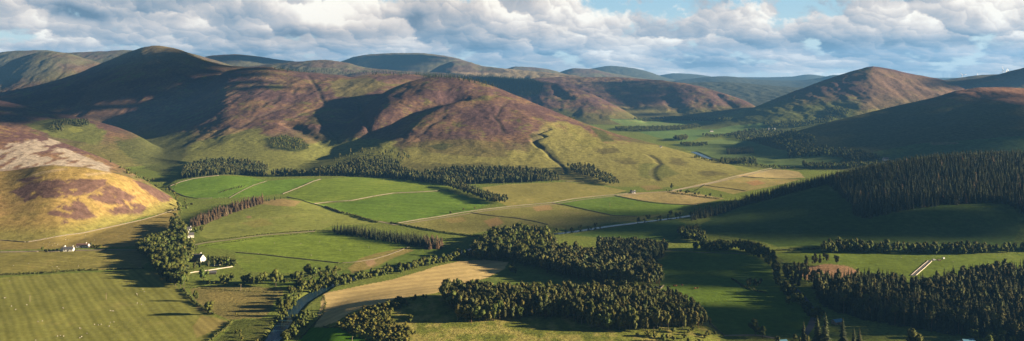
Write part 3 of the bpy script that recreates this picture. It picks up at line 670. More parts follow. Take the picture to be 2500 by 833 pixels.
LITE = {
 'spruce_tree': [conifer(61+i, 13, 8, .20, .06, SPR, .5, .5) for i in range(4)],
 'pine_tree': [leafy(71+i, 6, 16, .095, .66, .17, .30, PIN, True, .15) for i in range(4)],
 'broadleaf_tree': [leafy(81+i, 9, 22, .085, .54, .33, .40, BRO, True, .18) for i in range(4)],
 'birch_tree': [leafy(91+i, 7, 22, .080, .58, .20, .36, BIR, True, .145) for i in range(4)],
 'larch_tree': [conifer(101+i, 13, 8, .21, .08, LAR, .35, .45) for i in range(3)],
 'shrub': [leafy(111+i, 4, 12, .24, .48, .40, .38, SHR, True, .28) for i in range(3)],
}
WIDTH = {'spruce_tree': .88, 'pine_tree': .80, 'broadleaf_tree': .88, 'birch_tree': .64, 'larch_tree': 1.1, 'shrub': 1.0}
TREES = []      # (kind, x, y, height, width factor, label, group)

def scatter(P, sp, jit=.38):
    x0, y0 = P.min(0); x1, y1 = P.max(0)
    nx, ny = int((x1-x0)/sp)+2, int((y1-y0)/(sp*.87))+2
    ii, jj = np.meshgrid(np.arange(nx), np.arange(ny))
    x = x0 + (ii + .5*(jj % 2))*sp + rng.uniform(-jit, jit, ii.shape)*sp
    y = y0 + jj*sp*.87 + rng.uniform(-jit, jit, ii.shape)*sp
    m = inpoly(x, y, P)
    return x[m], y[m]
def wood(mix, pts, h, sp, label, group, ymin=640, ymax=7000, wf=1.0, world=None, thin=None):
    P = world if world is not None else line(pts, 10, ymin, ymax, True)[:, :2]
    x, y = scatter(P, sp)
    kinds = list(mix); pr = np.array([mix[k] for k in kinds], float); pr /= pr.sum()
    if thin is not None:
        keep = fbm(x, y, 35, 2, 77) > thin; x, y = x[keep], y[keep]
    for a, b in zip(x, y):
        k = kinds[rng.choice(len(kinds), p=pr)]
        hh = rng.uniform(*h)*(rng.uniform(.7, 1) if rng.random() < .2 else 1)
        lab = label[k] if isinstance(label, dict) else label
        grp = group[k] if isinstance(group, dict) else group
        TREES.append((k, a, b, hh, wf*rng.uniform(.85, 1.15), lab, grp))
def row(kind, pts, n, h, label, group, jx=3.0, jy=6.0, wf=1.0, ymin=640):
    L = line(pts, 4, ymin); s = np.linspace(0, len(L)-1, n)
    for q in s:
        p = L[int(q)]
        TREES.append((kind, p[0]+rng.normal()*jx, p[1]+rng.normal()*jy, rng.uniform(*h), wf*rng.uniform(.85, 1.2), label, group))
def one(kind, px, py, hpx, label, wf=1.0, group=None):
    p = at(px, py, 500); TREES.append((kind, p[0], p[1], hpx*p[1]/F, wf, label, group))

# A: conifer plantation, lower right
wood({'spruce_tree': .72, 'pine_tree': .28}, [(1985,700),(2060,706),(2120,698),(2180,706),(2225,716),(2290,704),(2350,690),(2450,678),(2560,670),(2700,668),(2720,860),(2500,845),(2400,826),(2300,816),(2210,800),(2110,782),(2050,766),(2005,745)], (14, 23), 5.1,
     {'spruce_tree': 'dark spruce in the dense conifer plantation at the lower right', 'pine_tree': 'round topped pine among the spruces of the lower right plantation'}, {'spruce_tree': 'spruces of the lower right plantation', 'pine_tree': 'pines of the lower right plantation'})
# B: lower middle wood
wood({'birch_tree': .72, 'pine_tree': .18, 'broadleaf_tree': .10}, [(1080,722),(1140,722),(1230,730),(1300,728),(1400,728),(1500,726),(1580,735),(1650,748),(1700,776),(1722,800),(1690,806),(1640,806),(1560,812),(1450,806),(1400,784),(1340,776),(1240,784),(1170,790),(1115,786),(1110,764),(1085,745)], (11, 19), 3.9,
     {'birch_tree': 'olive birch in the long wood on the knoll at the bottom middle', 'pine_tree': 'darker pine among the birches of the bottom middle wood', 'broadleaf_tree': 'wide broadleaf tree among the birches of the bottom middle wood'}, {'birch_tree': 'birches of the bottom middle wood', 'pine_tree': 'pines of the bottom middle wood', 'broadleaf_tree': 'broadleaf trees of the bottom middle wood'})
# C: upper middle wood
wood({'broadleaf_tree': .55, 'birch_tree': .25, 'pine_tree': .2}, [(1150,636),(1165,606),(1200,584),(1270,574),(1335,578),(1355,610),(1352,640),(1340,668),(1290,652),(1240,640),(1190,636)], (12, 20), 6.0,
     {'broadleaf_tree': 'broadleaf tree in the left end of the upper middle wood', 'birch_tree': 'pale birch in the left end of the upper middle wood', 'pine_tree': 'pine in the left end of the upper middle wood'}, {'broadleaf_tree': 'broadleaf trees of the upper middle wood', 'birch_tree': 'birches of the upper middle wood', 'pine_tree': 'pines in the left of the upper middle wood'})
wood({'pine_tree': .85, 'birch_tree': .15}, [(1340,625),(1410,630),(1480,648),(1560,664),(1612,682),(1618,698),(1575,704),(1500,698),(1430,690),(1350,672)], (15, 21), 4.6,
     {'pine_tree': 'tall pine in the right end of the upper middle wood', 'birch_tree': 'birch among the pines of the upper middle wood'}, {'pine_tree': 'pines in the right of the upper middle wood', 'birch_tree': 'birches among the upper middle pines'})
row('broadleaf_tree', [(1262,660),(1250,650),(1240,662),(1255,668)], 6, (6, 9), 'low tree in the spur jutting left below the upper middle wood', 'trees jutting from the upper middle wood', 2, 3)
# D: dense square stand
wood({'spruce_tree': .5, 'pine_tree': .5}, [(1462,606),(1540,606),(1620,612),(1628,620),(1585,652),(1560,652),(1500,640),(1455,632)], (15, 18), 4.4,
     {'spruce_tree': 'spruce in the dark block stand behind the middle woods', 'pine_tree': 'brown stemmed pine in the dark block stand behind the middle woods'}, {'spruce_tree': 'spruces of the block stand', 'pine_tree': 'pines of the block stand'})
# E: conifer strip in the green fields
wood({'spruce_tree': 1}, [(812,563),(850,564),(900,570),(960,578),(1030,588),(1045,600),(1030,606),(960,594),(880,580),(820,572)], (10, 13), 5.0, 'dark spruce in the conifer strip between the green fields', 'spruces of the field strip')
wood({'larch_tree': .9, 'spruce_tree': .1}, [(1030,590),(1065,592),(1084,602),(1070,610),(1040,608)], (10, 13), 5.0, {'larch_tree': 'reddish brown larch at the right end of the conifer strip', 'spruce_tree': 'spruce at the right end of the conifer strip'}, {'larch_tree': 'larches ending the field strip', 'spruce_tree': 'spruces ending the field strip'})
# F: wood round the hamlet
wood({'broadleaf_tree': .85, 'pine_tree': .08, 'birch_tree': .07}, [(426,548),(446,556),(452,585),(450,600),(470,612),(468,640),(452,660),(456,692),(440,704),(418,700),(392,680),(372,650),(345,625),(338,612),(352,598),(385,590),(410,580)], (11, 18), 7.6,
     {'broadleaf_tree': 'big dark broadleaf tree in the wood beside the white hamlet houses', 'pine_tree': 'pine among the broadleaf trees left of the hamlet', 'birch_tree': 'slim paler tree in the wood left of the hamlet'}, {'broadleaf_tree': 'broadleaf trees of the hamlet wood', 'pine_tree': 'pines of the hamlet wood', 'birch_tree': 'slim trees of the hamlet wood'}, wf=1.05)
wood({'broadleaf_tree': 1}, [(508,634),(540,634),(575,642),(584,652),(560,654),(530,648),(515,644)], (5.5, 9), 6.0, 'dark garden tree right of the white gabled house', 'garden trees right of the gabled house')
row('pine_tree', [(452,668),(472,662),(492,660),(515,656),(530,652)], 8, (8.5, 11), 'tall bare stemmed pine in front of the white gabled house', 'pines along the garden wall', 2, 3)
one('broadleaf_tree', 497, 687, 36, 'round dark solitary tree below the end of the garden wall', .95)
row('broadleaf_tree', [(428,545),(430,530),(436,518),(446,508)], 6, (9, 13), 'tree standing above the white hamlet house beside the burn', 'trees up the burn above the hamlet', 3, 8)
row('broadleaf_tree', [(480,570),(490,566)], 3, (8, 12), 'tree leaning over the upper white hamlet house', 'trees beside the upper hamlet house', 2, 4)
# G: brown larch row
wood({'larch_tree': 1}, [(462,552),(478,540),(520,526),(560,512),(600,498),(640,490),(642,497),(600,510),(560,524),(520,540),(490,552),(476,556)], (9, 16), 6.3, 'brown larch in the row beside the yellow green knoll', 'larches in the row by the knoll')
row('spruce_tree', [(645,492),(660,490),(685,486)], 7, (6, 9), 'small dark spruce at the upper end of the larch row', 'small spruces by the larch row', 2, 3)
# H: pine belt under the hills
wood({'pine_tree': .6, 'spruce_tree': .4}, [(442,437),(470,434),(540,427),(600,428),(650,433),(655,420),(640,405),(600,398),(540,396),(490,398),(450,415)], (11, 17), 6.2,
     {'pine_tree': 'pine in the square wood above the leftmost walled pasture', 'spruce_tree': 'spruce in the square wood above the leftmost walled pasture'}, {'pine_tree': 'pines of the square wood', 'spruce_tree': 'spruces of the square wood'}, ymin=1500, ymax=2800)
wood({'pine_tree': .6, 'spruce_tree': .4}, [(655,432),(760,430),(850,430),(950,436),(1070,450),(1090,455),(1150,450),(1240,448),(1340,444),(1372,440),(1350,428),(1300,420),(1230,418),(1150,416),(1080,420),(1020,428),(985,420),(975,405),(960,396),(880,396),(835,405),(800,420),(740,425),(700,424)], (11, 17), 6.6,
     {'pine_tree': 'pine in the long dark belt at the foot of the heather hill', 'spruce_tree': 'spruce in the long dark belt at the foot of the heather hill'}, {'pine_tree': 'pines of the long belt', 'spruce_tree': 'spruces of the long belt'}, ymin=1500, ymax=2800)
wood({'pine_tree': 1}, [(1085,455),(1120,458),(1165,470),(1215,486),(1240,492),(1236,500),(1195,498),(1150,480),(1110,466)], (10, 14), 6.5, 'pine in the tongue of wood running down to the main road', 'pines of the roadside tongue', ymin=1400, ymax=2300)
wood({'pine_tree': .7, 'birch_tree': .3}, [(1385,412),(1440,408),(1462,425),(1500,440),(1512,452),(1490,456),(1450,440),(1400,425)], (11, 15), 8, {'pine_tree': 'pine in the small wood beside the hillside gully', 'birch_tree': 'pale tree in the small wood beside the hillside gully'}, {'pine_tree': 'pines of the gully wood', 'birch_tree': 'pale trees of the gully wood'}, ymin=1500, ymax=2800)
# scattered trees on the hillside above the belt
wood({'pine_tree': .7, 'birch_tree': .3}, [(810,400),(840,375),(900,370),(985,372),(1000,392),(960,398),(880,400)], (9, 13), 15, {'pine_tree': 'scattered pine climbing the hillside above the belt', 'birch_tree': 'scattered pale tree climbing the hillside above the belt'}, {'pine_tree': 'scattered hillside pines', 'birch_tree': 'scattered hillside pale trees'}, ymin=1800, ymax=2900, thin=-.05)
# J: broadleaf strips, right
wood({'broadleaf_tree': .8, 'birch_tree': .2}, [(2003,612),(2040,600),(2090,604),(2200,612),(2300,612),(2400,608),(2418,616),(2400,622),(2300,622),(2200,622),(2100,618),(2010,620)], (11, 16), 7.5, {'broadleaf_tree': 'tree in the sunlit broadleaf strip above the plantation', 'birch_tree': 'pale tree in the sunlit broadleaf strip above the plantation'}, {'broadleaf_tree': 'broadleaf trees of the right strip', 'birch_tree': 'pale trees of the right strip'})
wood({'broadleaf_tree': 1}, [(2425,612),(2500,606),(2620,604),(2620,614),(2500,616),(2430,620)], (9, 13), 8, 'dark tree in the shaded end of the strip at the right edge', 'shaded trees at the right edge')
wood({'broadleaf_tree': .8, 'birch_tree': .2}, [(1692,610),(1740,606),(1800,606),(1860,616),(1890,640),(1896,652),(1868,636),(1800,614),(1700,614)], (11, 15), 6.5, {'broadleaf_tree': 'tree in the row along the top of the striped flat field', 'birch_tree': 'pale tree in the row along the top of the striped flat field'}, {'broadleaf_tree': 'trees above the striped field', 'birch_tree': 'pale trees above the striped field'})
wood({'broadleaf_tree': 1}, [(1655,570),(1700,562),(1712,576),(1730,596),(1700,594),(1665,584)], (11, 15), 7.5, 'dark tree in the clump where the spruce spur meets the river', 'dark trees at the foot of the spur')
row('broadleaf_tree', [(1885,650),(1895,675),(1905,700),(1925,720),(1945,745),(1970,770),(1990,785)], 26, (8, 15), 'tree in the line between the striped field and the farm track', 'trees along the farm track', 4, 5)
wood({'birch_tree': .7, 'spruce_tree': .3}, [(1905,668),(1950,664),(1985,678),(2030,688),(1995,700),(1950,700),(1915,690)], (11, 17), 8, {'birch_tree': 'tall thin birch beside the felled clearing', 'spruce_tree': 'slim spruce beside the felled clearing'}, {'birch_tree': 'thin birches by the clearing', 'spruce_tree': 'slim spruces by the clearing'})
row('birch_tree', [(1965,655),(1990,652),(2005,655),(2012,645),(2035,650)], 8, (13, 17), 'lone tall birch left standing at the back of the felled clearing', 'birches left in the clearing', 3, 5)
row('birch_tree', [(2085,690),(2105,682),(2120,680)], 5, (9, 12), 'pale birch at the right end of the felled clearing', 'birches right of the clearing', 3, 4)
# K: riverside
row('broadleaf_tree', [(785,700),(830,692),(880,684),(930,674),(980,664),(1030,652),(1080,644),(1120,634),(1150,628)], 74, (7, 14), 'broadleaf tree in the line along the far river bank', 'riverside trees above the stubble', 3, 4)
row('broadleaf_tree', [(696,770),(703,750),(708,735),(712,722)], 15, (8, 14), 'tree in the thick clump on the left river bank', 'trees on the left river bank', 3, 8)
row('broadleaf_tree', [(668,790),(685,780),(700,775)], 5, (5, 8), 'low bush like tree at the left water edge', 'low trees at the left water edge', 2, 5)
row('broadleaf_tree', [(693,834),(715,814),(735,792),(752,770)], 30, (5, 10), 'low tree crowding the right river bank at the bottom', 'low trees on the right river bank', 3, 6)
row('broadleaf_tree', [(725,702),(745,708),(762,700),(775,694)], 12, (8, 13), 'tree on the bank where the river bends out of sight', 'trees at the river bend', 3, 5)
one('broadleaf_tree', 674, 700, 44, 'spreading pale stemmed tree left of the river bend', 1.0)
one('broadleaf_tree', 752, 674, 32, 'round dark twin crowned tree above the riverside field', 1.1)
one('broadleaf_tree', 768, 676, 25, 'smaller round tree touching the dark twin crowned tree', 1.1)
row('broadleaf_tree', [(768,718),(785,709),(812,703),(850,695)], 14, (7, 11), 'bushy tree on the near bank just past the river bend', 'trees past the river bend', 2, 3)
row('broadleaf_tree', [(600,692),(618,694),(640,692)], 8, (9, 13), 'tree in the small group by the field left of the river bend', 'small tree group left of the river', 2, 3)
row('broadleaf_tree', [(528,690),(545,690),(570,688)], 8, (7, 11), 'garden edge tree below the hamlet wall', 'trees below the hamlet wall', 3, 4)
row('broadleaf_tree', [(690,692),(705,690),(725,684),(790,668),(806,668)], 13, (7, 12), 'tree in the hedge line above the river bend', 'trees in the hedge line', 3, 3)
one('broadleaf_tree', 512, 768, 36, 'bushy tree in the hedge corner of the mown field', 1.2)
one('broadleaf_tree', 478, 735, 28, 'small pale tree in the hedge right of the mown field', .8)
# copse in the striped field and bottom right
row('broadleaf_tree', [(1830,698),(1845,700),(1852,694)], 4, (8, 11), 'dark tree in the small hollow copse of the striped field', 'trees of the hollow copse', 2, 3)
one('birch_tree', 1733, 800, 30, 'small lone birch right of the bottom middle wood', .9)
one('broadleaf_tree', 1843, 818, 42, 'leafy solitary tree at the bottom of the striped field', 1.0)
one('broadleaf_tree', 1862, 826, 30, 'low round tree crouching beside the leafy solitary tree', 1.2)
for px, py, hp, lb in ((1962,858,74,'pointed spruce furthest left of the bottom edge spruces'), (1995,862,92,'tall green spruce left of the tallest one at the bottom edge'), (2015,866,102,'tallest spruce at the bottom edge with the highest tip'), (2058,872,96,'slim spruce in front of the blue roofed shed'), (2085,880,80,'forked spruce right of the blue roofed shed'), (2098,884,84,'spruce nearest the right of the blue roofed shed')):
    one('spruce_tree', px, py, hp, lb, 1.1)
row('birch_tree', [(1905,845),(1925,852),(1950,850),(1985,860)], 9, (9, 14), 'leafy birch in the bottom edge thicket left of the shed', 'birches of the bottom edge thicket', 3, 5)
row('broadleaf_tree', [(2070,870),(2110,872),(2150,870),(2180,868)], 8, (7, 11), 'round leafy tree along the bottom edge right of the shed', 'leafy trees right of the shed', 3, 4)
one('broadleaf_tree', 2230, 856, 56, 'large round lit tree at the bottom edge below the plantation', 1.15)
row('broadleaf_tree', [(2395,850),(2420,842),(2440,838),(2480,850)], 8, (9, 14), 'sunlit round tree at the bottom right corner', 'sunlit trees of the bottom right corner', 4, 6)
row('broadleaf_tree', [(1640,840),(1680,838),(1720,845)], 6, (5, 8), 'low tree at the bottom edge below the middle wood', 'low trees at the bottom edge', 3, 4)
# roadside and field trees
row('broadleaf_tree', [(1630,468),(1660,470),(1700,476),(1750,482)], 14, (4, 8), 'small tree in the row right of the white roadside house', 'small trees by the main road', 3, 5, 1.1)
one('broadleaf_tree', 1640, 462, 16, 'tall dark roadside tree at the bend beyond the white house', .8)
row('shrub', [(1100,520),(1110,516),(1160,512)], 3, (3, 5), 'dark bush beside the main road', 'bushes beside the main road')
row('broadleaf_tree', [(1560,545),(1640,532),(1690,528),(1710,520)], 12, (6, 11), 'dark tree on the shaded far river bank', 'dark trees on the far river bank', 3, 6)
row('broadleaf_tree', [(1340,566),(1370,566),(1420,560),(1450,556)], 9, (5, 9), 'dark tree at the river behind the upper middle wood', 'dark trees behind the upper wood', 3, 5)
row('shrub', [(300,412),(330,430),(360,440),(385,455),(405,462),(425,472)], 34, (3, 7), 'dark bush in the line along the burn behind the tawny hill', 'bushes along the burn', 5, 14, 1.1)
row('shrub', [(430,480),(445,495),(440,510),(470,500)], 16, (3, 6), 'bush beside the burn above the hamlet', 'bushes above the hamlet', 4, 8)
one('spruce_tree', 270, 398, 12, 'lone dark pointed tree in the shaded side valley', 1.3)
one('spruce_tree', 222, 605, 18, 'dark pointed conifer right of the long white bungalow', 1.5)
row('shrub', [(225,604),(232,605),(240,606)], 4, (3, 5), 'clipped dark bush beside the pointed conifer', 'bushes by the bungalow', 1.5, 1.5, 1.2)
one('broadleaf_tree', 104, 614, 13, 'small garden tree left of the low white cottages', 1.0)
row('shrub', [(112,613),(122,613),(136,612)], 5, (2.5, 4), 'dark garden bush left of the white cottages', 'bushes by the cottages', 1, 1)
one('shrub', 1002, 785, 18, 'lone pale bush on the shaded side of the bottom knoll', 1.0)
one('shrub', 578, 770, 8, 'round rusty bush in the rough meadow', 1.1)
# O: gorse and young trees on the knoll
wood({'shrub': 1}, [(822,800),(838,786),(860,772),(900,758),(940,748),(985,738),(1000,745),(960,765),(950,785),(985,800),(1010,820),(1000,846),(940,842),(880,822),(840,808)], (3, 6.5), 5.0, 'gorse bush in the thicket on the left flank of the bottom knoll', 'gorse bushes on the knoll', thin=-.35)
row('shrub', [(960,738),(985,735),(1010,731),(1040,728)], 12, (3, 5), 'bush along the crest where the knoll meets the stubble', 'bushes along the stubble edge', 2, 3)
row('shrub', [(1560,822),(1600,820),(1650,816),(1700,815),(1740,818)], 14, (3, 5.5), 'bush in the rough grass below the middle wood', 'bushes below the middle wood', 3, 5)
row('shrub', [(500,694),(530,692),(560,696),(590,698)], 10, (2.5, 4), 'brown bramble bush below the garden wall', 'bramble bushes below the garden', 2, 2, 1.3)
row('shrub', [(800,670),(815,664),(830,660)], 8, (3, 6), 'grey bush at the end of the bare river bluff', 'bushes at the bluff', 2, 3)
row('shrub', [(640,845),(600,830),(570,805),(560,790)], 10, (2.5, 4), 'bush at the edge of the boggy meadow', 'bushes of the boggy meadow', 3, 4)
row('shrub', [(1330,566),(1400,566),(1460,556)], 8, (2, 4), 'low bush on the shaded river bank', 'low bushes on the river bank', 2, 3)
wood({'shrub': 1}, [(650,338),(700,332),(745,345),(755,362),(720,370),(665,360)], (4, 8), 14, 'dark juniper bush on the green hillside above the square wood', 'juniper bushes on the hillside', ymin=1800, ymax=3200)
wood({'shrub': 1}, [(1352,266),(1390,275),(1432,294),(1428,300),(1390,288)], (3, 6), 12, 'dark shrub in the side gully of the heather hill', 'shrubs of the side gully', ymin=2000, ymax=3200)
wood({'pine_tree': 1}, [(118,318),(140,300),(215,298),(222,312),(160,308),(150,326)], (11, 15), 9, 'pine in the small plantation on the left moor slope', 'pines of the moor plantation', ymin=2000, ymax=3200)

for rr in (0, 1, 2):
    row('shrub', [(533+rr*8,472-rr*3),(560+rr*6,464-rr*3),(590+rr*4,458-rr*2)], 11, (1.6, 2.6), 'tiny dark sapling planted in rows in the leftmost walled pasture', 'saplings in rows', .5, .8, 1.1)
# I: spruce forest on the spur (front edge along the brow, back down the hidden side)
fr = []
sp_ = np.array(HILLS['spur']['st'], float)
for px in (1685,1740,1800,1860,1920,1980,2020): fr.append(((px-CX)/F, float(pchip(sp_[:,0], sp_[:,2], px)) - 4))
front = [(u*y, y) for u, y in fr] + [tuple(at(*q)[:2]) for q in ((2050,474),(2075,500),(2085,528),(2120,534),(2180,520),(2240,508),(2320,500),(2400,496),(2465,500),(2490,520),(2530,540),(2640,560),(2740,560))]
back = [((px-CX)/F*(float(pchip(sp_[:,0], sp_[:,2], px))+dd), float(pchip(sp_[:,0], sp_[:,2], px))+dd) for px, dd in ((2740,60),(2500,70),(2300,70),(2100,70),(1950,60),(1800,50),(1700,30))]
SPURWOOD = np.array(front + back)
wood({'spruce_tree': .985, 'larch_tree': .015}, None, (12, 20), 5.5, {'spruce_tree': 'dark spruce in the forest covering the right hand spur', 'larch_tree': 'paler larch in the forest covering the right hand spur'}, {'spruce_tree': 'spruces of the spur forest', 'larch_tree': 'larches of the spur forest'}, world=SPURWOOD)

# ------------------------------------------------------------------ put the trees in the place
TREES = [t for t in TREES if t[2] > 560]
def mats_for(kind): return M['leaf'], M['bark']
for k in PROTO:
    pr = []
    for i, ((cv, cq, cc), (tv, tq, tcol)) in enumerate(PROTO[k]):
        pr.append((mk_mesh(k + '_crown', cv, cq, M['leaf'], cc), mk_mesh(k + '_trunk', tv, tq, M['bark'], tcol)))
    PROTO[k] = [(a, b) for a, b in pr]
def merged(items, kind_of, name, label, cat, mat=None):
    Vs, Qs, cs, o = [], [], [], 0
    for (k, x, y, hh, wf, lb, gp) in items:
        v, q, c = LITE[k][rng.integers(len(LITE[k]))]
        a = rng.uniform(0, 6.28); ca, sa = math.cos(a), math.sin(a); w = hh*wf*WIDTH[k]
        z = float(ground(x, y))
        Vs.append(np.stack([(v[:,0]*ca - v[:,1]*sa)*w + x, (v[:,0]*sa + v[:,1]*ca)*w + y, v[:,2]*hh + z - .2], -1)); Qs.append(q + o); o += len(v)
        hu = rng.random(); cs.append(c * rng.uniform(.62, 1.36) * np.array((.90+.28*hu, 1+.02*hu, .96-.08*hu)))
    me = mk_mesh(name, np.concatenate(Vs), np.concatenate(Qs), mat or M['hedge'], np.concatenate(cs))
    return tag(link(name, me), label, cat, None, 'stuff')
REST = {'spruce_tree': ('spruce_forest', 'dense dark spruce forest on the spur and behind the front rows of the plantation', 'forest'), 'pine_tree': ('pine_wood', 'dark pine belt stretching along the foot of the heather hills', 'wood'),
        'broadleaf_tree': ('broadleaf_wood', 'far broadleaf woodland along the valley', 'wood'), 'birch_tree': ('birch_wood', 'birches crowding at the back of the middle woods', 'wood'),
        'larch_tree': ('larch_wood', 'scattered brown larches far up the spur', 'wood'), 'shrub': ('scrub', 'dark scrub scattered over the far hillsides', 'scrub')}
def inframe(t):
    px = CX + F*t[1]/t[2]; top = PY0 + (H - float(ground(t[1], t[2])) - t[3])*F/t[2]
    return -15 < px < 2515 and top < 838
for k in PROTO:
    its = [t for t in TREES if t[0] == k]
    vis = sorted([t for t in its if inframe(t)], key=lambda t: -t[3]/t[2])
    solo = [t for t in vis if t[6] is None]; rest = [t for t in vis if t[6] is not None]
    cap = 296 - len(solo)
    indiv = solo + rest[:cap]; left = rest[cap:] + [t for t in its if not inframe(t)]
    for (kk, x, y, hh, wf, lb, gp) in indiv:
        cm, tm = PROTO[k][rng.integers(len(PROTO[k]))]
        r = link(k, None, None, (x, y, float(ground(x, y)) - .15)); tag(r, lb, k.replace('_', ' ').replace('shrub', 'bush'), gp)
        r.rotation_euler = (0, 0, rng.uniform(0, 6.28)); w = hh*wf*WIDTH[k]; r.scale = (w, w, hh)
        link('crown', cm, r); link('trunk', tm, r)
    print(k, len(its), 'single', len(indiv), 'mass', len(left))
    if left: merged(left, k, *REST[k])

# far copses that read as one mass each
FAR = [
 ('copse', 'dark tree belt crossing the far valley floor', {'broadleaf_tree': 1}, [(1500,313),(1560,312),(1640,311),(1700,306),(1712,312),(1660,319),(1560,322),(1510,320)], (9,13), 13),
 ('copse', 'dark trees under the far heather hills around the white farm', {'broadleaf_tree': .7, 'spruce_tree': .3}, [(1545,291),(1600,289),(1680,289),(1740,292),(1790,290),(1780,298),(1690,296),(1600,297),(1560,296)], (9,14), 15),
 ('copse', 'round clump of lighter trees in the middle of the far meadows', {'broadleaf_tree': .6, 'birch_tree': .4}, [(1646,339),(1676,338),(1677,344),(1650,345)], (14,20), 10),
 ('copse', 'long low copse right of the round clump in the far meadows', {'broadleaf_tree': 1}, [(1660,352),(1682,352),(1725,351),(1727,357),(1684,358),(1662,356)], (8,12), 11),
 ('conifer_block', 'rectangular dark conifer block in the far meadows', {'spruce_tree': 1}, [(1774,368),(1838,365),(1841,375),(1776,378)], (12,14), 8),
 ('conifer_block', 'lower dark conifer block beside the far river', {'spruce_tree': .7, 'broadleaf_tree': .3}, [(1758,392),(1845,390),(1848,400),(1760,401)], (10,14), 8),
 ('far_wood', 'dark broadleaf wood spreading under the right hand peak', {'broadleaf_tree': .8, 'spruce_tree': .2}, [(1790,330),(1820,320),(1870,318),(1950,326),(1990,338),(1990,362),(1930,364),(1850,350),(1800,342)], (10,15), 14),
 ('far_wood', 'dark wood in the hollow below the shaded hillside', {'broadleaf_tree': .6, 'spruce_tree': .4}, [(1920,366),(1990,360),(2060,368),(2130,380),(2150,392),(2080,396),(2050,384),(1990,382),(1925,386)], (11,16), 11),
 ('far_wood', 'belt of trees along the far river below the dark wood', {'broadleaf_tree': 1}, [(1960,402),(2030,404),(2090,402),(2140,398),(2140,404),(2080,412),(2000,414),(1960,410)], (8,13), 10),
 ('far_wood', 'small wood high on the flank of the right hand peak', {'broadleaf_tree': 1}, [(2010,275),(2040,262),(2070,268),(2075,280),(2040,284)], (9,13), 14),
 ('far_wood', 'strip of trees along the foot of the right hand peak', {'broadleaf_tree': 1}, [(1862,304),(1900,300),(1990,296),(2010,286),(2060,284),(2020,300),(1960,310),(1880,312)], (9,13), 16),
 ('tree_line', 'thin line of trees along the far river bank', {'broadleaf_tree': 1}, [(1690,382),(1740,392),(1830,402),(1940,412),(1940,416),(1830,406),(1740,396),(1690,386)], (5,9), 11),
 ('tree_line', 'few small dark trees above the far green meadow', {'broadleaf_tree': 1}, [(1714,330),(1760,332),(1800,326),(1800,331),(1760,337),(1714,334)], (8,12), 16),
 ('far_wood', 'dark plantation under the low rise on the skyline', {'spruce_tree': 1}, [(660,168),(760,168),(870,172),(1000,178),(1000,186),(860,182),(760,178),(680,174)], (13,17), 34),
 ('far_wood', 'dark plantation on the ridge behind the heather hill', {'spruce_tree': 1}, [(1010,182),(1100,180),(1200,186),(1300,196),(1330,210),(1320,234),(1262,230),(1200,212),(1130,198),(1040,190)], (13,17), 22),
]
for nm, lb, mix_, pts, h, sp in FAR:
    keep = TREES; TREES = []
    wood(mix_, pts, h, sp, lb, 'x', 1500, 8000)
    its = TREES; TREES = keep
    print(nm, len(its))
    if its: merged(its, None, nm, lb, nm.replace('_', ' '))
# ------------------------------------------------------------------ water
wm = bpy.data.materials.new('river_water'); n_, l_ = nodes(wm); b_ = n_['Principled BSDF']
b_.inputs['Base Color'].default_value = (.012,.034,.055,1); b_.inputs['Roughness'].default_value = .16; b_.inputs['IOR'].default_value = 1.33; b_.inputs['Specular IOR Level'].default_value = .22  # blue base colour stands in for the reflected sky
g_ = n_.new('ShaderNodeNewGeometry'); z_ = n_.new('ShaderNodeTexNoise'); z_.inputs['Scale'].default_value = .6; z_.inputs['Detail'].default_value = 4; l_.new(g_.outputs['Position'], z_.inputs['Vector'])
p_ = n_.new('ShaderNodeBump'); p_.inputs['Strength'].default_value = .6; p_.inputs['Distance'].default_value = .3; l_.new(z_.outputs['Fac'], p_.inputs['Height']); l_.new(p_.outputs[0], b_.inputs['Normal'])
def resample(P, step):
    s = np.concatenate([[0], np.cumsum(np.hypot(*np.diff(P[:, :2], axis=0).T))]); q = np.arange(0, s[-1], step)
    return np.stack([np.interp(q, s, P[:, k]) for k in range(P.shape[1])], -1)
def normals2(P):
    d = np.gradient(P[:, :2], axis=0); d /= np.maximum(np.linalg.norm(d, axis=1, keepdims=True), 1e-9)
    return np.stack([-d[:, 1], d[:, 0]], -1)
def strip(P, half, zf):
    nn = normals2(P); V = []
    for p, m in zip(P, nn):
        for s in (-half, half):
            x, y = p[0] + m[0]*s, p[1] + m[1]*s; V.append((x, y, zf(x, y)))
    return np.array(V), np.array([(2*i, 2*i+1, 2*i+3, 2*i+2) for i in range(len(P)-1)])
v, q = strip(resample(RIV, 6), 6.6, lambda x, y: -.95); tp = np.clip((v[:, 1] - 1150) / 250, 0, 1)
cen = (v[0::2] + v[1::2]) / 2; v = np.repeat(cen, 2, 0) + (v - np.repeat(cen, 2, 0)) * (1 - .3*tp)[:, None]
tag(link('river', mk_mesh('river', v, q, wm)), 'blue river winding from the bottom edge up past the woods', 'river', None, 'structure')
v, q = strip(resample(RIV2, 14), 8, lambda x, y: -.95)
tag(link('river', mk_mesh('river', v, q, wm)), 'far pale glints of the river across the shaded meadows', 'river', None, 'structure')

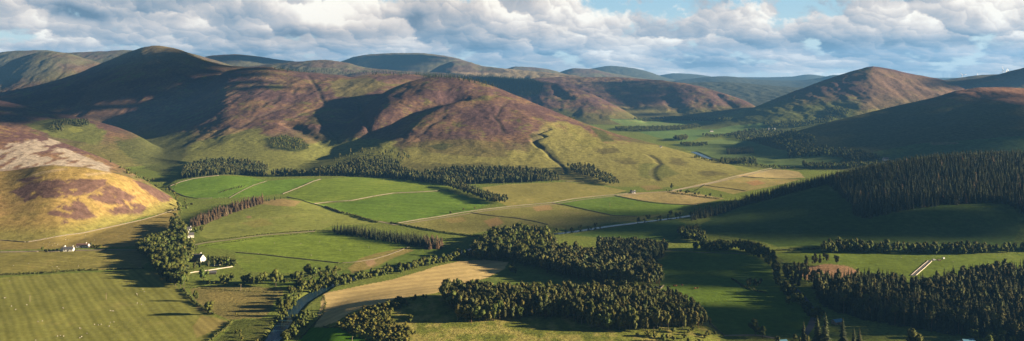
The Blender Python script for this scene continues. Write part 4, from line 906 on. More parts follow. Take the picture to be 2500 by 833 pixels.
# ------------------------------------------------------------------ roads and tracks (sheets laid on the ground)
def road(name, pts, half, mat, label, lift=.28):
    P = resample(line(pts, 4), 4)[:, :2]
    v, q = strip(P, half, lambda x, y: float(ground(x, y)) + lift)
    tag(link(name, mk_mesh(name, v, q, mat)), label, name, None, 'structure')
road('road', [(925,541),(968,550),(1080,532),(1180,516),(1260,507),(1350,499),(1420,488),(1500,479),(1560,473),(1640,467),(1700,456),(1760,443),(1830,427),(1880,415),(1930,410)], 2.4, M['road'], 'pale main road running right along the foot of the hills')
road('lane', [(0,615),(95,613),(180,611),(262,610),(340,611)], 2.0, M['road'], 'lane passing the white cottages on the left')
road('track', [(470,600),(500,593),(560,586),(640,575),(770,565)], 2.0, M['road'], 'narrow lane between hedges from the hamlet to the conifer strip')
road('track', [(1925,690),(1940,705),(1962,728),(1980,752),(1988,775),(1978,800),(1962,820)], 3.0, M['tar'], 'grey farm track winding down beside the plantation')
road('track', [(2227,674),(2250,654),(2272,636)], 2.6, M['tar'], 'straight walled track between two pale walls in the right hand field')
road('track', [(1768,820),(1810,819),(1850,819),(1900,828)], 1.6, M['road'], 'earth track at the bottom of the striped flat field')

# ------------------------------------------------------------------ walls and hedges
def wall(pts, label, h=1.6, w=.9, mat='stone', ymin=600, name='drystone_wall', seed=0):
    h *= .55; w *= .6
    P = resample(line(pts, 4, ymin), 3.0)[:, :2]; nn = normals2(P); g = np.random.default_rng(len(pts)*7 + seed)
    V, Q = [], []
    for i, (p, m) in enumerate(zip(P, nn)):
        hh = h*g.uniform(.86, 1.12); off = g.normal()*.12
        zz = float(ground(p[0], p[1]))
        for s, t, k in ((-.5, 0, 1.25), (-.5, 1, .8), (.5, 1, .8), (.5, 0, 1.25)):
            V.append((p[0]+m[0]*(s*w*k+off), p[1]+m[1]*(s*w*k+off), zz - .5 + t*(hh+.5)))
    for i in range(len(P)-1):
        a = 4*i; Q += [(a, a+1, a+5, a+4), (a+1, a+2, a+6, a+5), (a+2, a+3, a+7, a+6)]
    e = 4*(len(P)-1); Q += [(0, 3, 2, 1), (e, e+1, e+2, e+3)]
    tag(link(name, mk_mesh(name, V, Q, M[mat])), label, 'wall')
wall([(-60,588),(0,587),(40,590),(63,592)], 'pale wall running off the left edge at the foot of the tawny hill', 2.0, 1.3)
wall([(66,592),(100,586),(130,580),(165,574),(200,570),(250,559),(300,548),(345,538)], 'long bright wall along the foot of the tawny hill', 2.1, 1.4)
wall([(345,538),(380,528),(410,518),(432,512)], 'shaded wall climbing from the bright wall towards the burn', 1.7, 1.0)
wall([(-60,618),(0,617),(95,615)], 'pale lane wall at the left edge beside the cottages', 1.9, 1.2)
wall([(181,613),(220,612),(263,611)], 'short bright lane wall right of the low cottages', 1.9, 1.2)
wall([(110,616),(135,615),(151,614)], 'garden wall in front of the dark bushes left of the cottages', 1.5, .9)
wall([(412,456),(440,445),(470,437),(505,432),(535,429)], 'pale wall curving round the top left of the leftmost walled pasture', 2.0, 1.3)
wall([(412,456),(430,471),(452,480),(480,485),(520,484)], 'dark wall along the bottom of the leftmost walled pasture', 1.6, 1.0)
wall([(560,484),(578,473),(597,463),(620,452),(652,442)], 'faint wall dividing the leftmost walled pastures', 1.4, .9)
wall([(690,474),(718,463),(745,452),(765,443),(783,438)], 'bright wall rising to the pine belt beside the smooth pasture', 2.2, 1.4)
wall([(767,498),(810,493),(860,490),(910,480),(960,472),(1010,470),(1045,468),(1078,466)], 'long bright wall between the smooth pasture and the deep green one', 2.2, 1.4)
wall([(968,546),(1020,537),(1080,528),(1130,519),(1180,512),(1260,503),(1350,495),(1400,486),(1450,480),(1500,476),(1540,472)], 'long pale wall along the main road', 2.1, 1.3)
wall([(1640,466),(1670,460),(1700,454),(1730,448),(1760,440),(1790,432),(1830,423),(1860,416),(1885,411)], 'pale wall climbing along the road towards the golden field', 2.2, 1.5)
wall([(700,481),(730,487),(760,497),(790,505),(830,520)], 'dark wall along the upper edge of the knoll pasture', 1.7, 1.1)
wall([(1347,496),(1385,502),(1425,511),(1465,520),(1500,527),(1560,529)], 'dark wall below the green wedge of pasture', 1.7, 1.1)
wall([(1500,478),(1530,484),(1560,490),(1600,496),(1640,499),(1700,501)], 'dark curved wall between the green wedge and the tan field', 1.7, 1.1)
wall([(1718,452),(1750,457),(1790,462),(1822,467)], 'dark wall crossing the yellow green pasture by the road', 1.6, 1.0)
wall([(1812,431),(1845,434),(1890,437),(1962,438)], 'dark wall along the near side of the golden hay field', 1.7, 1.1)
wall([(1150,520),(1200,527),(1260,533),(1300,540),(1340,549)], 'dark wall crossing the tawny strip below the road', 1.6, 1.0)
wall([(575,617),(640,622),(700,629),(770,636),(832,643)], 'long low dark wall under the broad bright pasture', 1.4, .9)
wall([(832,643),(870,640),(910,634),(945,624),(975,613),(1005,601)], 'fence like wall along the top of the river bluff', 1.3, .8)
wall([(1380,444),(1400,443),(1425,445)], 'short pale wall beside the small gully wood', 1.8, 1.2)
wall([(454,669),(475,665),(507,661),(540,656),(573,651)], 'bright garden wall below the white gabled house', 1.7, 1.0, 'pale_wall', name='garden_wall')
wall([(514,651),(532,648),(553,645)], 'short bright garden wall above the long one', 1.9, 1.0, 'pale_wall', name='garden_wall')
wall([(2224,673),(2246,654),(2267,636)], 'left of the two pale walls lining the straight track', 1.2, .8, 'pale_wall')
wall([(2236,673),(2257,655),(2276,637)], 'right of the two pale walls lining the straight track', 1.2, .8, 'pale_wall')
wall([(1722,778),(1738,795),(1755,810),(1768,818)], 'wall from the corner of the bottom wood to the earth track', 1.4, .9)
wall([(1600,700),(1612,706),(1622,696)], 'short pale wall at the right tip of the upper middle wood', 1.8, 1.1)
wall([(1080,714),(1120,702),(1160,690)], 'field wall between the stubble and the green clearing', 1.3, .8)
wall([(1620,614),(1660,612),(1700,617),(1790,619),(1838,622)], 'low wall along the upper end of the striped flat field', 1.2, .8)
wall([(2330,222),(2358,219),(2390,213),(2440,211)], 'pale wall along the reddish heather top on the right', 1.8, 1.3, ymin=2500)

def hedge(pts, label, h=2.2, w=2.2, sp=1.6, gaps=.05, name='hedge', seed=3, ymin=600):
    g = np.random.default_rng(seed + len(label)); P = resample(line(pts, 4, ymin), sp)[:, :2]
    Vs, Qs, cs, o = [], [], [], 0
    for p in P:
        if g.random() < gaps: continue
        v, q, c = LITE['shrub'][g.integers(3)]
        a = g.uniform(0, 6.28); hh = h*g.uniform(.75, 1.3); ww = w*g.uniform(.9, 1.35)
        x, y = p[0]+g.normal()*.35, p[1]+g.normal()*.35
        Vs.append(np.stack([(v[:,0]*math.cos(a)-v[:,1]*math.sin(a))*ww+x, (v[:,0]*math.sin(a)+v[:,1]*math.cos(a))*ww+y, v[:,2]*hh+float(ground(x,y))-.3], -1)); Qs.append(q+o); o += len(v); cs.append(c*g.uniform(.8, 1.25))
    tag(link(name, mk_mesh(name, np.concatenate(Vs), np.concatenate(Qs), M['hedge'], np.concatenate(cs))), label, 'hedge')
hedge([(-40,674),(0,672),(60,670),(120,667),(180,662),(240,660)], 'clipped green hedge along the top of the striped mown field', 2.8, 2.8)
hedge([(262,659),(300,658),(350,656)], 'lower shaded hedge continuing the clipped one towards the hamlet wood', 2.0, 2.2)
hedge([(795,506),(830,519),(860,526),(890,536),(922,544)], 'thick dark hedge between the knoll pasture and the deep green one', 3.2, 3.6, 2.2)
hedge([(955,545),(1000,553),(1050,563),(1100,571),(1150,577),(1185,580)], 'long dark hedge from the road end to the upper middle wood', 2.6, 3.0, 2.0)
hedge([(445,705),(458,722),(472,738),(488,748),(505,760),(522,770)], 'ragged hedge down the right side of the mown field', 2.6, 2.6, 1.8, .15)
hedge([(566,786),(556,800),(535,815),(505,838)], 'thick sunlit hedge at the bottom end of the mown field', 2.6, 2.8, 1.8)
hedge([(478,594),(520,587),(580,580),(640,573),(710,567),(770,563)], 'hedge on the upper side of the lane from the hamlet', 1.8, 2.0, 1.8)
hedge([(492,603),(560,592),(640,580),(770,569)], 'hedge on the lower side of the lane from the hamlet', 1.3, 1.4, 1.6, .2)
hedge([(1893,612),(1930,611),(1970,609),(2003,607)], 'dark hedge crossing below the shaded grass slope', 2.2, 2.4)
hedge([(1788,682),(1805,694),(1820,703),(1850,712),(1870,716)], 'dark hedge beside the hollow copse in the striped field', 2.2, 2.6)
hedge([(456,702),(520,706),(590,711),(650,714),(690,716)], 'low broken hedge across the top of the rough meadow', 1.2, 1.6, 2.0, .2)
hedge([(690,690),(740,683),(790,673)], 'broken hedge above the river bend field', 1.6, 1.8, 2.2, .3)
hedge([(790,800),(830,800),(870,822),(930,842)], 'low dark hedge between the knoll thicket and the vivid green field', 1.4, 1.8, 1.8, .1)
hedge([(1720,452),(1692,470),(1660,468)], 'dark hedge behind the roadside trees', 1.6, 2.0, 2.2, .2)
hedge([(1630,470),(1665,474),(1700,480),(1760,487)], 'dark hedge in front of the small roadside trees', 2.0, 2.4, 2.4, .1)
hedge([(722,838),(760,799),(785,770),(795,745),(790,722)], 'rough pale grass bank between the stubble and the river trees', 1.2, 1.8, 2.0, .1)

# ------------------------------------------------------------------ buildings
def prism(L, Wd, h, rise):
    x, y = L/2, Wd/2
    V = [(-x,-y,-.6),(x,-y,-.6),(x,y,-.6),(-x,y,-.6),(-x,-y,h),(x,-y,h),(x,y,h),(-x,y,h),(-x,0,h+rise),(x,0,h+rise)]
    me = bpy.data.meshes.new('wall'); me.from_pydata(V, [], [(0,1,5,4),(2,3,7,6),(0,4,8,7,3),(1,2,6,9,5),(4,5,9,8),(6,7,8,9),(3,2,1,0)]); return me
def boxm(name, c, s, mat, r=None):
    x, y, z = [k/2 for k in s]
    V = [(c[0]+a*x, c[1]+b*y, c[2]+d*z) for a in (-1,1) for b in (-1,1) for d in (-1,1)]
    me = bpy.data.meshes.new(name); me.from_pydata(V, [], [(0,1,3,2),(4,6,7,5),(0,4,5,1),(2,3,7,6),(0,2,6,4),(1,5,7,3)]); me.materials.append(mat); return me
def house(px, py, L, Wd, h, rise, rz, label, cat, name='cottage', wallm='white', roofm='slate', chim=(), wins=3, door=True, ymin=600, over=.35):
    p = at(px, py, ymin); r = link(name, None, None, (p[0], p[1], float(ground(p[0], p[1])))); r.rotation_euler = (0, 0, math.radians(rz)); tag(r, label, cat)
    me = prism(L, Wd, h, rise); me.materials.append(M[wallm]); link('wall', me, r)
    x, y = L/2 + over, Wd/2 + over; s = rise/(Wd/2); zo = h - over*s; t = .22
    V = []
    for zz in (.03, t):
        V += [(-x,-y,zo+zz),(x,-y,zo+zz),(x,0,h+rise+zz),(-x,0,h+rise+zz),(x,y,zo+zz),(-x,y,zo+zz)]
    me = bpy.data.meshes.new('roof'); me.from_pydata(V, [], [(6,7,8,9),(9,8,10,11),(0,3,2,1),(3,5,4,2),(0,1,7,6),(4,5,11,10),(1,2,8,7),(2,4,10,8),(5,3,9,11),(3,0,6,9)]); me.materials.append(M[roofm])
    rf = link('roof', me, r)
    for cx in chim: link('chimney', boxm('chimney', (cx*L/2, 0, h+rise+.5), (1.1, .9, 1.8), M[wallm]), rf)
    for i in range(wins):
        wx_ = -L/2 + L*(i+.5+(.0 if not door else .0))/wins + (.9 if door and i == wins//2 else 0)
        for sd in (-1, 1):
            fr_ = link('window', boxm('window', (wx_, sd*(Wd/2+.03), h*.58), (1.15, .1, 1.3), M['pale_wall']), r)
            link('pane', boxm('pane', (wx_, sd*(Wd/2+.09), h*.58), (.9, .04, 1.05), M['glass']), fr_)
    for sd in (-1, 1):
        fr_ = link('window', boxm('window', (sd*(L/2+.03), 0, h*.6), (.1, 1.1, 1.2), M['pale_wall']), r)
        link('pane', boxm('pane', (sd*(L/2+.09), 0, h*.6), (.04, .85, .95), M['glass']), fr_)
    if door: link('door', boxm('door', (-.6, -(Wd/2+.04), 1.0), (1.0, .08, 2.0), M['dark']), r)
    return r
house(168, 613, 12, 6, 2.9, 2.6, 8, 'low white cottage with grey roof and chimneys beside the lane', 'cottage', chim=(-.85,.85), wins=3)
house(156, 612, 7, 5, 2.6, 2.2, 80, 'small white gabled annex at the left end of the lane cottages', 'cottage', chim=(.7,), wins=2, door=False)
house(202, 604, 15, 6.5, 2.9, 2.2, 6, 'long white bungalow with a brown roof above the lane', 'cottage', 'bungalow', roofm='red', chim=(.6,), wins=4)
house(217, 601, 4, 3.5, 2.4, 1.2, 6, 'small pale shed touching the right end of the bungalow', 'shed', 'shed', roofm='slate', wins=1, door=False)
house(466, 580, 8, 6, 3.8, 3.0, 20, 'white hamlet house with a gable and tall chimney under the trees', 'house', 'house', chim=(-.8,), wins=2)
house(459, 579, 6.5, 5, 4.2, 3.0, -50, 'white cross gable of the hamlet house facing the fields', 'house', 'house', chim=(.75,), wins=2, door=False)
house(462, 562, 6, 4.5, 2.6, 2.2, 15, 'little pale roofed cottage highest up the burn above the hamlet', 'cottage', chim=(.7,), wins=2)
house(464, 600, 6, 4.5, 2.6, 2.2, 70, 'small brownish shed below the white hamlet house', 'shed', 'shed', 'wood', 'red', wins=1)
house(433, 594, 9, 5, 2.6, 2.4, 5, 'low grey roofed barn half hidden in the hamlet wood', 'barn', 'barn', 'stone', 'slate', wins=2)
house(481, 637, 12, 7, 4.6, 3.6, 5, 'large dark roofed house with white chimneys behind the pines', 'house', 'house', 'stone', 'slate', chim=(-.9,-.25,.45), wins=3)
house(493, 639, 7.5, 7, 5.0, 4.4, -48, 'bright white gabled house end facing the garden', 'house', 'house', chim=(-.85,), wins=2, door=False)
house(517, 669, 10, 4.5, 2.2, 1.6, 12, 'dark low shed below the long garden wall', 'shed', 'shed', 'dark', 'slate', wins=0)
house(1547, 472, 6.5, 4.5, 2.6, 2.2, 15, 'small white house beside the main road', 'cottage', chim=(.7,), wins=2)
house(1541, 470, 4, 3.5, 2.8, 1.8, 100, 'grey outbuilding touching the small roadside house', 'shed', 'shed', 'stone', 'slate', wins=1, door=False)
house(2044, 791, 8.5, 6, 2.6, 1.8, 20, 'shed with a blue sheet roof beside the plantation', 'shed', 'shed', 'wood', 'teal', wins=2)
house(2363, 842, 10, 7, 3.0, 2.0, 8, 'building with a pale blue roof at the bottom edge under the plantation', 'shed', 'shed', 'wood', 'teal', wins=3)
house(2336, 846, 6, 5, 2.6, 1.6, 10, 'smaller blue roofed hut left of the bottom edge building', 'hut', 'shed', 'wood', 'teal', wins=2)
house(1908, 842, 9, 6, 2.6, 1.6, 15, 'dark blue roofed barn at the bottom edge beside the low round tree', 'barn', 'barn', 'wood', 'teal', wins=2)
house(1612, 290, 12, 8, 5, 4, 10, 'far white farmhouse under the heather hills', 'farmhouse', 'house', ymin=3000, wins=3, chim=(-.8,.8))
house(1620, 290, 7, 7, 5, 4, 95, 'white gable beside the far farmhouse', 'farmhouse', 'house', ymin=3000, wins=1, door=False)
house(1692, 294, 22, 9, 4, 3, 5, 'long pale shed right of the far farmhouse', 'barn', 'barn', ymin=3000, wins=3)
house(1760, 291, 12, 8, 5, 4, 10, 'pale house farthest along the valley beneath the right hand peak', 'house', 'house', ymin=3000, wins=2)
house(1737, 322, 12, 8, 4, 3, 10, 'pale roofed house among trees above the far green meadow', 'house', 'house', ymin=2500, wins=2)
house(1884, 317, 28, 10, 5, 1.6, 3, 'long white roofed shed among the dark trees on the right', 'barn', 'barn', roofm='metal', ymin=2300, wins=4)
house(2162, 392, 14, 8, 4, 3.5, 20, 'pale farmhouse just showing behind the forested spur', 'farmhouse', 'house', ymin=1750, wins=3)
house(1613, 360, 5, 4, 2.6, 1.4, 10, 'tiny white hut on the skyline of the heather hill', 'hut', 'hut', ymin=1500, wins=1)

# ------------------------------------------------------------------ sheep and cattle
def flock_proto(body, head, s=1.0, nm='sheep'):
    parts = [ball((0,0,.62*s), (.62*s,.34*s,.36*s), 5, 8, 6, .06)]
    for sx in (-.38, .38):
        for sy in (-.18, .18): parts.append(tube([(sx*s,sy*s,0),(sx*s,sy*s,.5*s)], [.06*s,.09*s], 5))
    v, q, c = join([(a, b, np.array((1,1,1.))) for a, b in parts]); bm_ = mk_mesh('body', v, q, M[body], None, True)
    v, q = ball((.74*s,0,.82*s), (.24*s,.14*s,.17*s), 9, 7, 5, .05)
    v2, q2 = tube([(.45*s,0,.68*s),(.70*s,0,.80*s)], [.2*s,.12*s], 6); e1 = ball((.66*s,.17*s,.93*s), (.05*s,.10*s,.04*s), 3, 5, 3, 0); e2 = ball((.66*s,-.17*s,.93*s), (.05*s,.10*s,.04*s), 3, 5, 3, 0)
    v, q, c = join([(v, q, np.ones(3)), (v2, q2, np.ones(3)), (e1[0], e1[1], np.ones(3)), (e2[0], e2[1], np.ones(3))]); hm_ = mk_mesh('head', v, q, M[head], None, True)
    return bm_, hm_
SH = flock_proto('wool', 'face', .85); CT = flock_proto('hide', 'hide', 1.9)
def flock(proto, name, cat, spots, label, group):
    for px, py in spots:
        p = at(px, py, 560); o = link(name, None, None, (p[0], p[1], float(ground(p[0], p[1])))); o.rotation_euler = (0, 0, rng.uniform(0, 6.28)); tag(o, label, cat, group)
        link('body', proto[0], o); link('head', proto[1], o)
k = .2317
flock(SH, 'sheep', 'sheep', [(x*k, 640+y*k) for x, y in ((45,382),(58,380),(120,468),(165,503),(282,455),(660,487),(665,490),(400,630),(445,625),(840,700),(850,705),(605,785),(635,778),(670,785),(995,662),(1035,667),(1065,660),(1160,643),(1200,635),(1150,680),(1180,518),(1195,520),(1160,516),(1360,248),(1440,340),(1450,348),(1520,315),(1505,290),(100,203),(840,803),(860,790),(375,828),(915,755),(1490,450),(1445,437))], 'white sheep grazing in the striped mown field', 'sheep in the mown field')
flock(SH, 'sheep', 'sheep', [(100+x*.084, 570+y*.084) for x, y in ((720,190),(800,190),(715,130),(1285,60),(250,265),(400,292),(485,330),(225,350),(330,352),(670,378),(1800,160),(1560,205),(80,300))], 'sheep in the tawny paddock above the cottages', 'sheep in the tawny paddock')
flock(SH, 'sheep', 'sheep', [(x*k, 640+y*k) for x, y in ((550,50),(600,52),(620,72),(825,45),(140,40),(300,20))], 'sheep in the olive strip below the cottages', 'sheep in the olive strip')
flock(SH, 'sheep', 'sheep', [(320+x*.312, 460+y*.312) for x, y in ((705,70),(720,62),(750,52),(770,60),(800,45),(820,40),(735,75),(690,74))], 'sheep in the green hollow pasture below the pine wood', 'sheep in the hollow pasture')
flock(SH, 'sheep', 'sheep', [(800+a, 600+b) for a, b in ((-20,-9),(-66,-4),(-130,-6),(-170,20),(30,12),(-280,-6),(-40,24),(100,4))], 'sheep in the broad bright pasture right of the hamlet', 'sheep in the bright pasture')
flock(SH, 'sheep', 'sheep', [(1300,470),(1330,462),(1275,478),(1400,468),(1440,462),(1250,520),(1220,530),(1380,520),(1420,530),(1620,482),(1650,478),(1585,486),(1250,545)], 'sheep scattered in the dry pastures along the main road', 'sheep by the main road')
flock(SH, 'sheep', 'sheep', [(2273,606),(2277,605),(2327,640),(2130,606),(1872,597),(2200,630),(1600,640)], 'sheep in the shaded fields on the right', 'sheep on the right')
flock(CT, 'cow', 'cow', [(1645,699),(1650,700),(1665,698)], 'red brown cow standing on the sunlit stripe of the flat field', 'brown cows in the striped field')
flock(CT, 'cow', 'cow', [(1697,706),(1703,705)], 'brown cow lying just right of the other cattle', 'right pair of cattle')

# ------------------------------------------------------------------ poles, turbines, cairn, vehicles
def pole(px, py, hpx, label, bar=True):
    p = at(px, py, 560); h = hpx*p[1]/F; o = link('utility_pole', None, None, (p[0], p[1], float(ground(p[0], p[1])))); tag(o, label, 'pole')
    v, q = tube([(0,0,-.5),(0,0,h*.5),(0,0,h)], [.22,.19,.15], 8); link('pole', mk_mesh('pole', v, q, M['wood']), o)
    link('crossbar', boxm('crossbar', (0,0,h-.5), (1.8,.16,.16), M['wood']), o)
    for sx in (-.75, 0, .75):
        v, q = tube([(sx,0,h-.42),(sx,0,h-.15)], [.07,.05], 6); link('insulator', mk_mesh('insulator', v, q, M['metal']), o)
for px, py, hp, lb in ((73,737,16,'left wooden pole standing in the mown field'), (259,731,15,'right wooden pole standing in the mown field'), (588,711,17,'pale pole at the top of the rough meadow'), (758,689,14,'pole in the green bank field near the twin crowned tree'),
                       (820,675,13,'pole at the bottom of the bare bluff'), (449,712,11,'pole at the tip of the hamlet wood'), (860,836,15,'pole on the vivid green field at the bottom edge'), (678,760,10,'short pole on the left river bank'), (1660,473,15,'pole among the small roadside trees'), (1489,505,12,'pole in the green wedge of pasture')):
    pole(px, py, hp, lb)
def turbine(px, py, Y, bl, ang, yaw, label, tower=62):
    x = (px-CX)/F*Y; hub = H - (py-PY0)/F*Y; R_ = bl*Y/F
    zb = min(float(ground(x, Y)), hub - tower*.7)
    o = link('wind_turbine', None, None, (x, Y, zb)); tag(o, label, 'wind turbine'); hz = hub - zb
    v, q = tube([(0,0,-3),(0,0,hz)], [2.2,1.3], 10); link('tower', mk_mesh('tower', v, q, M['metal'], None, True), o)
    na_ = link('nacelle', boxm('nacelle', (0,-.5,hz+.6), (3,8,3), M['metal']), o)
    v, q = ball((0,-5,hz+.6), (1.6,2,1.6), 4, 8, 5, 0); rt = link('rotor', mk_mesh('rotor', v, q, M['metal'], None, True), o)
    for kx in range(3):
        a = math.radians(ang + 120*kx); dx, dz = math.sin(a), math.cos(a); nx, nz = dz, -dx
        V = []
        for t, w_ in ((0,.7),(.12,1.6),(.5,1.15),(1,.35)):
            for s_, yy in ((-1,-5.15),(1,-5.15),(1,-4.75),(-1,-4.75)): V.append((dx*R_*t+nx*w_*s_, yy, hz+.6+dz*R_*t+nz*w_*s_))
        Q = [(4*i+j, 4*i+(j+1) % 4, 4*i+4+(j+1) % 4, 4*i+4+j) for i in range(3) for j in range(4)] + [(12,13,14,15),(3,2,1,0)]
        link('blade', mk_mesh('blade', V, Q, M['metal']), rt)
turbine(2349,184,7600,10.5,-42,0,'leftmost wind turbine standing clear on the right skyline')
turbine(2387,185.5,7600,8,-16,0,'wind turbine with only blades showing above the ridge')
turbine(2448.5,172.5,7400,11,-10,0,'tallest wind turbine with a long left blade near the right edge')
turbine(2462,175,7500,11.5,-22,0,'right turbine of the close pair near the right edge')
turbine(2458,174.5,8000,7.5,-28,0,'smaller turbine between the close pair near the right edge')
pk = at(2131, 164.5, 3500)
v, q = ball((0,0,1.2), (4.5,4.5,3.2), 7, 9, 6, .3); o = link('cairn', mk_mesh('cairn', v, q, M['stone']), None, (pk[0], pk[1], float(ground(pk[0], pk[1])))); tag(o, 'stone cairn on top of the pointed right hand hill', 'cairn')
def vehicle(px, py, L, Wd, h, mat, label, name, cat, rz, cab=True):
    p = at(px, py, 560); o = link(name, None, None, (p[0], p[1], float(ground(p[0], p[1])))); o.rotation_euler = (0,0,math.radians(rz)); tag(o, label, cat)
    x, y = L/2, Wd/2
    prof = [(-x,.4),(x,.4),(x,.85*h*.62+.2),(x*.55,h*.62),(x*.25,h),(-x*.8,h),(-x,h*.66)] if cab else [(-x,.5),(x,.5),(x,h),(-x,h)]
    V = [(a, s*y, b) for s in (-1,1) for a, b in prof]; k_ = len(prof)
    me = bpy.data.meshes.new('body'); me.from_pydata(V, [], [tuple(range(k_)), tuple(range(2*k_-1, k_-1, -1))] + [(i, i+k_, (i+1) % k_+k_, (i+1) % k_) for i in range(k_)]); me.materials.append(M[mat]); link('body', me, o)
    for sx in (-.6, .6):
        for sy in (-1, 1):
            w_ = link('wheel', None, o); 
            v, q = ball((sx*x, sy*y*.92, .38), (.38,.14,.38), 2, 8, 6, 0); w_.data = None if w_.data is None else w_.data
            bpy.data.objects.remove(w_); link('wheel', mk_mesh('wheel', v, q, M['tyre']), o)
    if cab:
        link('windscreen', boxm('windscreen', (x*.42, 0, h*.80), (.5, Wd*.8, h*.22), M['glass']), o)
        for sy in (-1, 1): link('side_window', boxm('side_window', (-x*.2, sy*(y+.01), h*.82), (L*.4, .03, h*.2), M['glass']), o)
    else: link('drawbar', boxm('drawbar', (x+.6, 0, .55), (1.3, .14, .14), M['dark']), o)
vehicle(2280, 636, 4.6, 1.9, 1.9, 'metal', 'white vehicle parked at the far end of the straight walled track', 'parked_car', 'car', 15)
vehicle(2293, 637, 4.0, 1.8, 1.6, 'wood', 'brownish low trailer right of the white vehicle', 'trailer', 'trailer', 5, False)
vehicle(2303, 633, 3.0, 1.9, 2.2, 'metal', 'pale boxy trailer furthest right of the parked vehicles', 'trailer', 'trailer', 30, False)
# ------------------------------------------------------------------ unseen cumulus added right of the view to throw shade on the land
cm_ = bpy.data.materials.new('shade_cloud_white'); cn, cl = nodes(cm_)
cb = cn['Principled BSDF']; cb.inputs['Base Color'].default_value = (.86,.86,.88,1); cb.inputs['Roughness'].default_value = 1; cb.inputs['Specular IOR Level'].default_value = 0
def shade_cloud(pts, Xc, label, ymin=900, ymax=20000, grow=1.06):
    P = line(pts, 25, ymin, ymax, True)
    L = np.array(LV); C_ = P + L[None, :] * ((Xc - P[:, 0]) / L[0])[:, None]
    poly = C_[:, 1:3]; poly = poly.mean(0) + (poly - poly.mean(0)) * grow
    (y0, z0), (y1, z1) = poly.min(0), poly.max(0)
    g = max(28.0, math.sqrt((y1-y0)*(z1-z0)/420))
    ys, zs = np.meshgrid(np.arange(y0, y1+g, g), np.arange(z0, z1+g, g*.85)); ys = ys + (np.arange(ys.shape[0]) % 2)[:, None]*g*.5
    m = inpoly(ys, zs, poly); ys, zs = ys[m], zs[m]
    Vs, Qs, o = [], [], 0
    for i, (y, z) in enumerate(zip(ys, zs)):
        r = g*rng.uniform(.8, 1.15)
        v, q = ball((Xc + rng.uniform(-1.2, 1.2)*g, y + rng.uniform(-.2,.2)*g, z + rng.uniform(-.2,.2)*g), (r*1.6, r, r*.9), i, 9, 6, .12)
        Vs.append(v); Qs.append(q+o); o += len(v)
    if not Vs: print('empty cloud', label); return
    V = np.concatenate(Vs); print(label, len(ys), V.min(0).round(), V.max(0).round())
    tag(link('shade_cloud', mk_mesh('shade_cloud', V, np.concatenate(Qs), cm_, None, True)), label, 'shade_cloud', None, 'structure')
shade_cloud([(0,258),(0,182),(40,205),(100,207),(150,196),(205,172),(280,145),(340,122),(385,114),(430,121),(490,146),(540,162),(565,172),(550,200),(520,230),(470,258),(420,280),(350,292),(318,262),(325,228),(280,208),(220,218),(170,250),(120,285),(50,292)], 5500, 'unseen tall cumulus added to shade the dark conical hill', 2500, 4700)
shade_cloud([(845,153),(900,137),(1020,134),(1080,140),(1105,150),(1060,166),(1000,177),(860,172)], 8500, 'unseen cumulus added to shade the broad blue dome', 7000, 9600)
shade_cloud([(500,141),(570,134),(640,140),(730,153),(660,157),(600,149),(545,147)], 9000, 'unseen flat cumulus added to shade the far left dome', 7000, 9100)
shade_cloud([(2270,206),(2340,196),(2400,192),(2440,184),(2510,172),(2560,170),(2560,205),(2420,208),(2340,212)], 9500, 'unseen cumulus added to shade the ridge of the wind turbines', 4000, 7500)
shade_cloud([(1150,187),(1300,197),(1332,212),(1318,242),(1240,226),(1120,193)], 7000, 'unseen cumulus added to shade the forested ridge', 3800, 5700)
shade_cloud([(1440,202),(1560,199),(1640,215),(1570,248),(1600,285),(1560,282),(1500,240)], 7500, 'unseen cumulus added to shade the hollow of the far heather hill', 3800, 6000)

shade_cloud([(1720,566),(1760,546),(1820,526),(1910,500),(1990,478),(2050,478),(2080,520),(2200,512),(2400,500),(2480,515),(2560,540),(2600,585),(2480,588),(2300,584),(2100,580),(1990,588),(1880,592),(1780,578)], 6800, 'unseen cumulus added to shade the slope of the forested spur', 1000, 1700, 1.0)
shade_cloud([(1600,612),(1700,607),(1840,612),(1900,648),(1925,690),(1800,682),(1740,660),(1600,657)], 3900, 'unseen ragged cumulus added to shade the upper part of the striped flat field', 700, 1300, 1.0)
shade_cloud([(1640,674),(1760,676),(1860,690),(1930,700),(1960,740),(2000,790),(1960,830),(1760,826),(1725,790),(1700,752),(1790,738),(1870,728),(1830,718),(1720,714),(1760,700),(1640,690)], 3800, 'unseen ragged cumulus added to shade the lower part of the striped flat field', 700, 1300, 1.0)
shade_cloud([(1400,570),(1500,553),(1600,540),(1680,520),(1690,500),(1560,515),(1440,528),(1300,542),(1310,552),(1390,556)], 7000, 'unseen thin cumulus added to shade the river meadow', 1100, 1700, 1.02)
shade_cloud([(2140,394),(2300,392),(2560,396),(2560,262),(2440,246),(2350,236),(2250,255),(2120,280),(2000,308),(1960,330),(1990,360)], 7400, 'unseen cumulus added to shade the hillside under the reddish heather top', 1700, 3200, 1.0)
# ------------------------------------------------------------------ camera, sun, sky, air
cam = bpy.data.cameras.new('camera'); co = bpy.data.objects.new('camera', cam); COL.objects.link(co)
cam.sensor_width = 36; cam.lens = 36 * F / 2500; cam.shift_y = (PY0 - 416.5) / 2500
cam.clip_start = 1; cam.clip_end = 90000
co.location = (0, 0, H); co.rotation_euler = (math.pi/2, 0, 0)
S.camera = co
sun = bpy.data.lights.new('sun', 'SUN'); sun.energy = 5.0; sun.angle = math.radians(.55); sun.color = (1, .80, .54)
so = bpy.data.objects.new('sun', sun); COL.objects.link(so)
so.rotation_euler = LV.to_track_quat('Z', 'Y').to_euler(); so.location = (3000, 0, 3000)

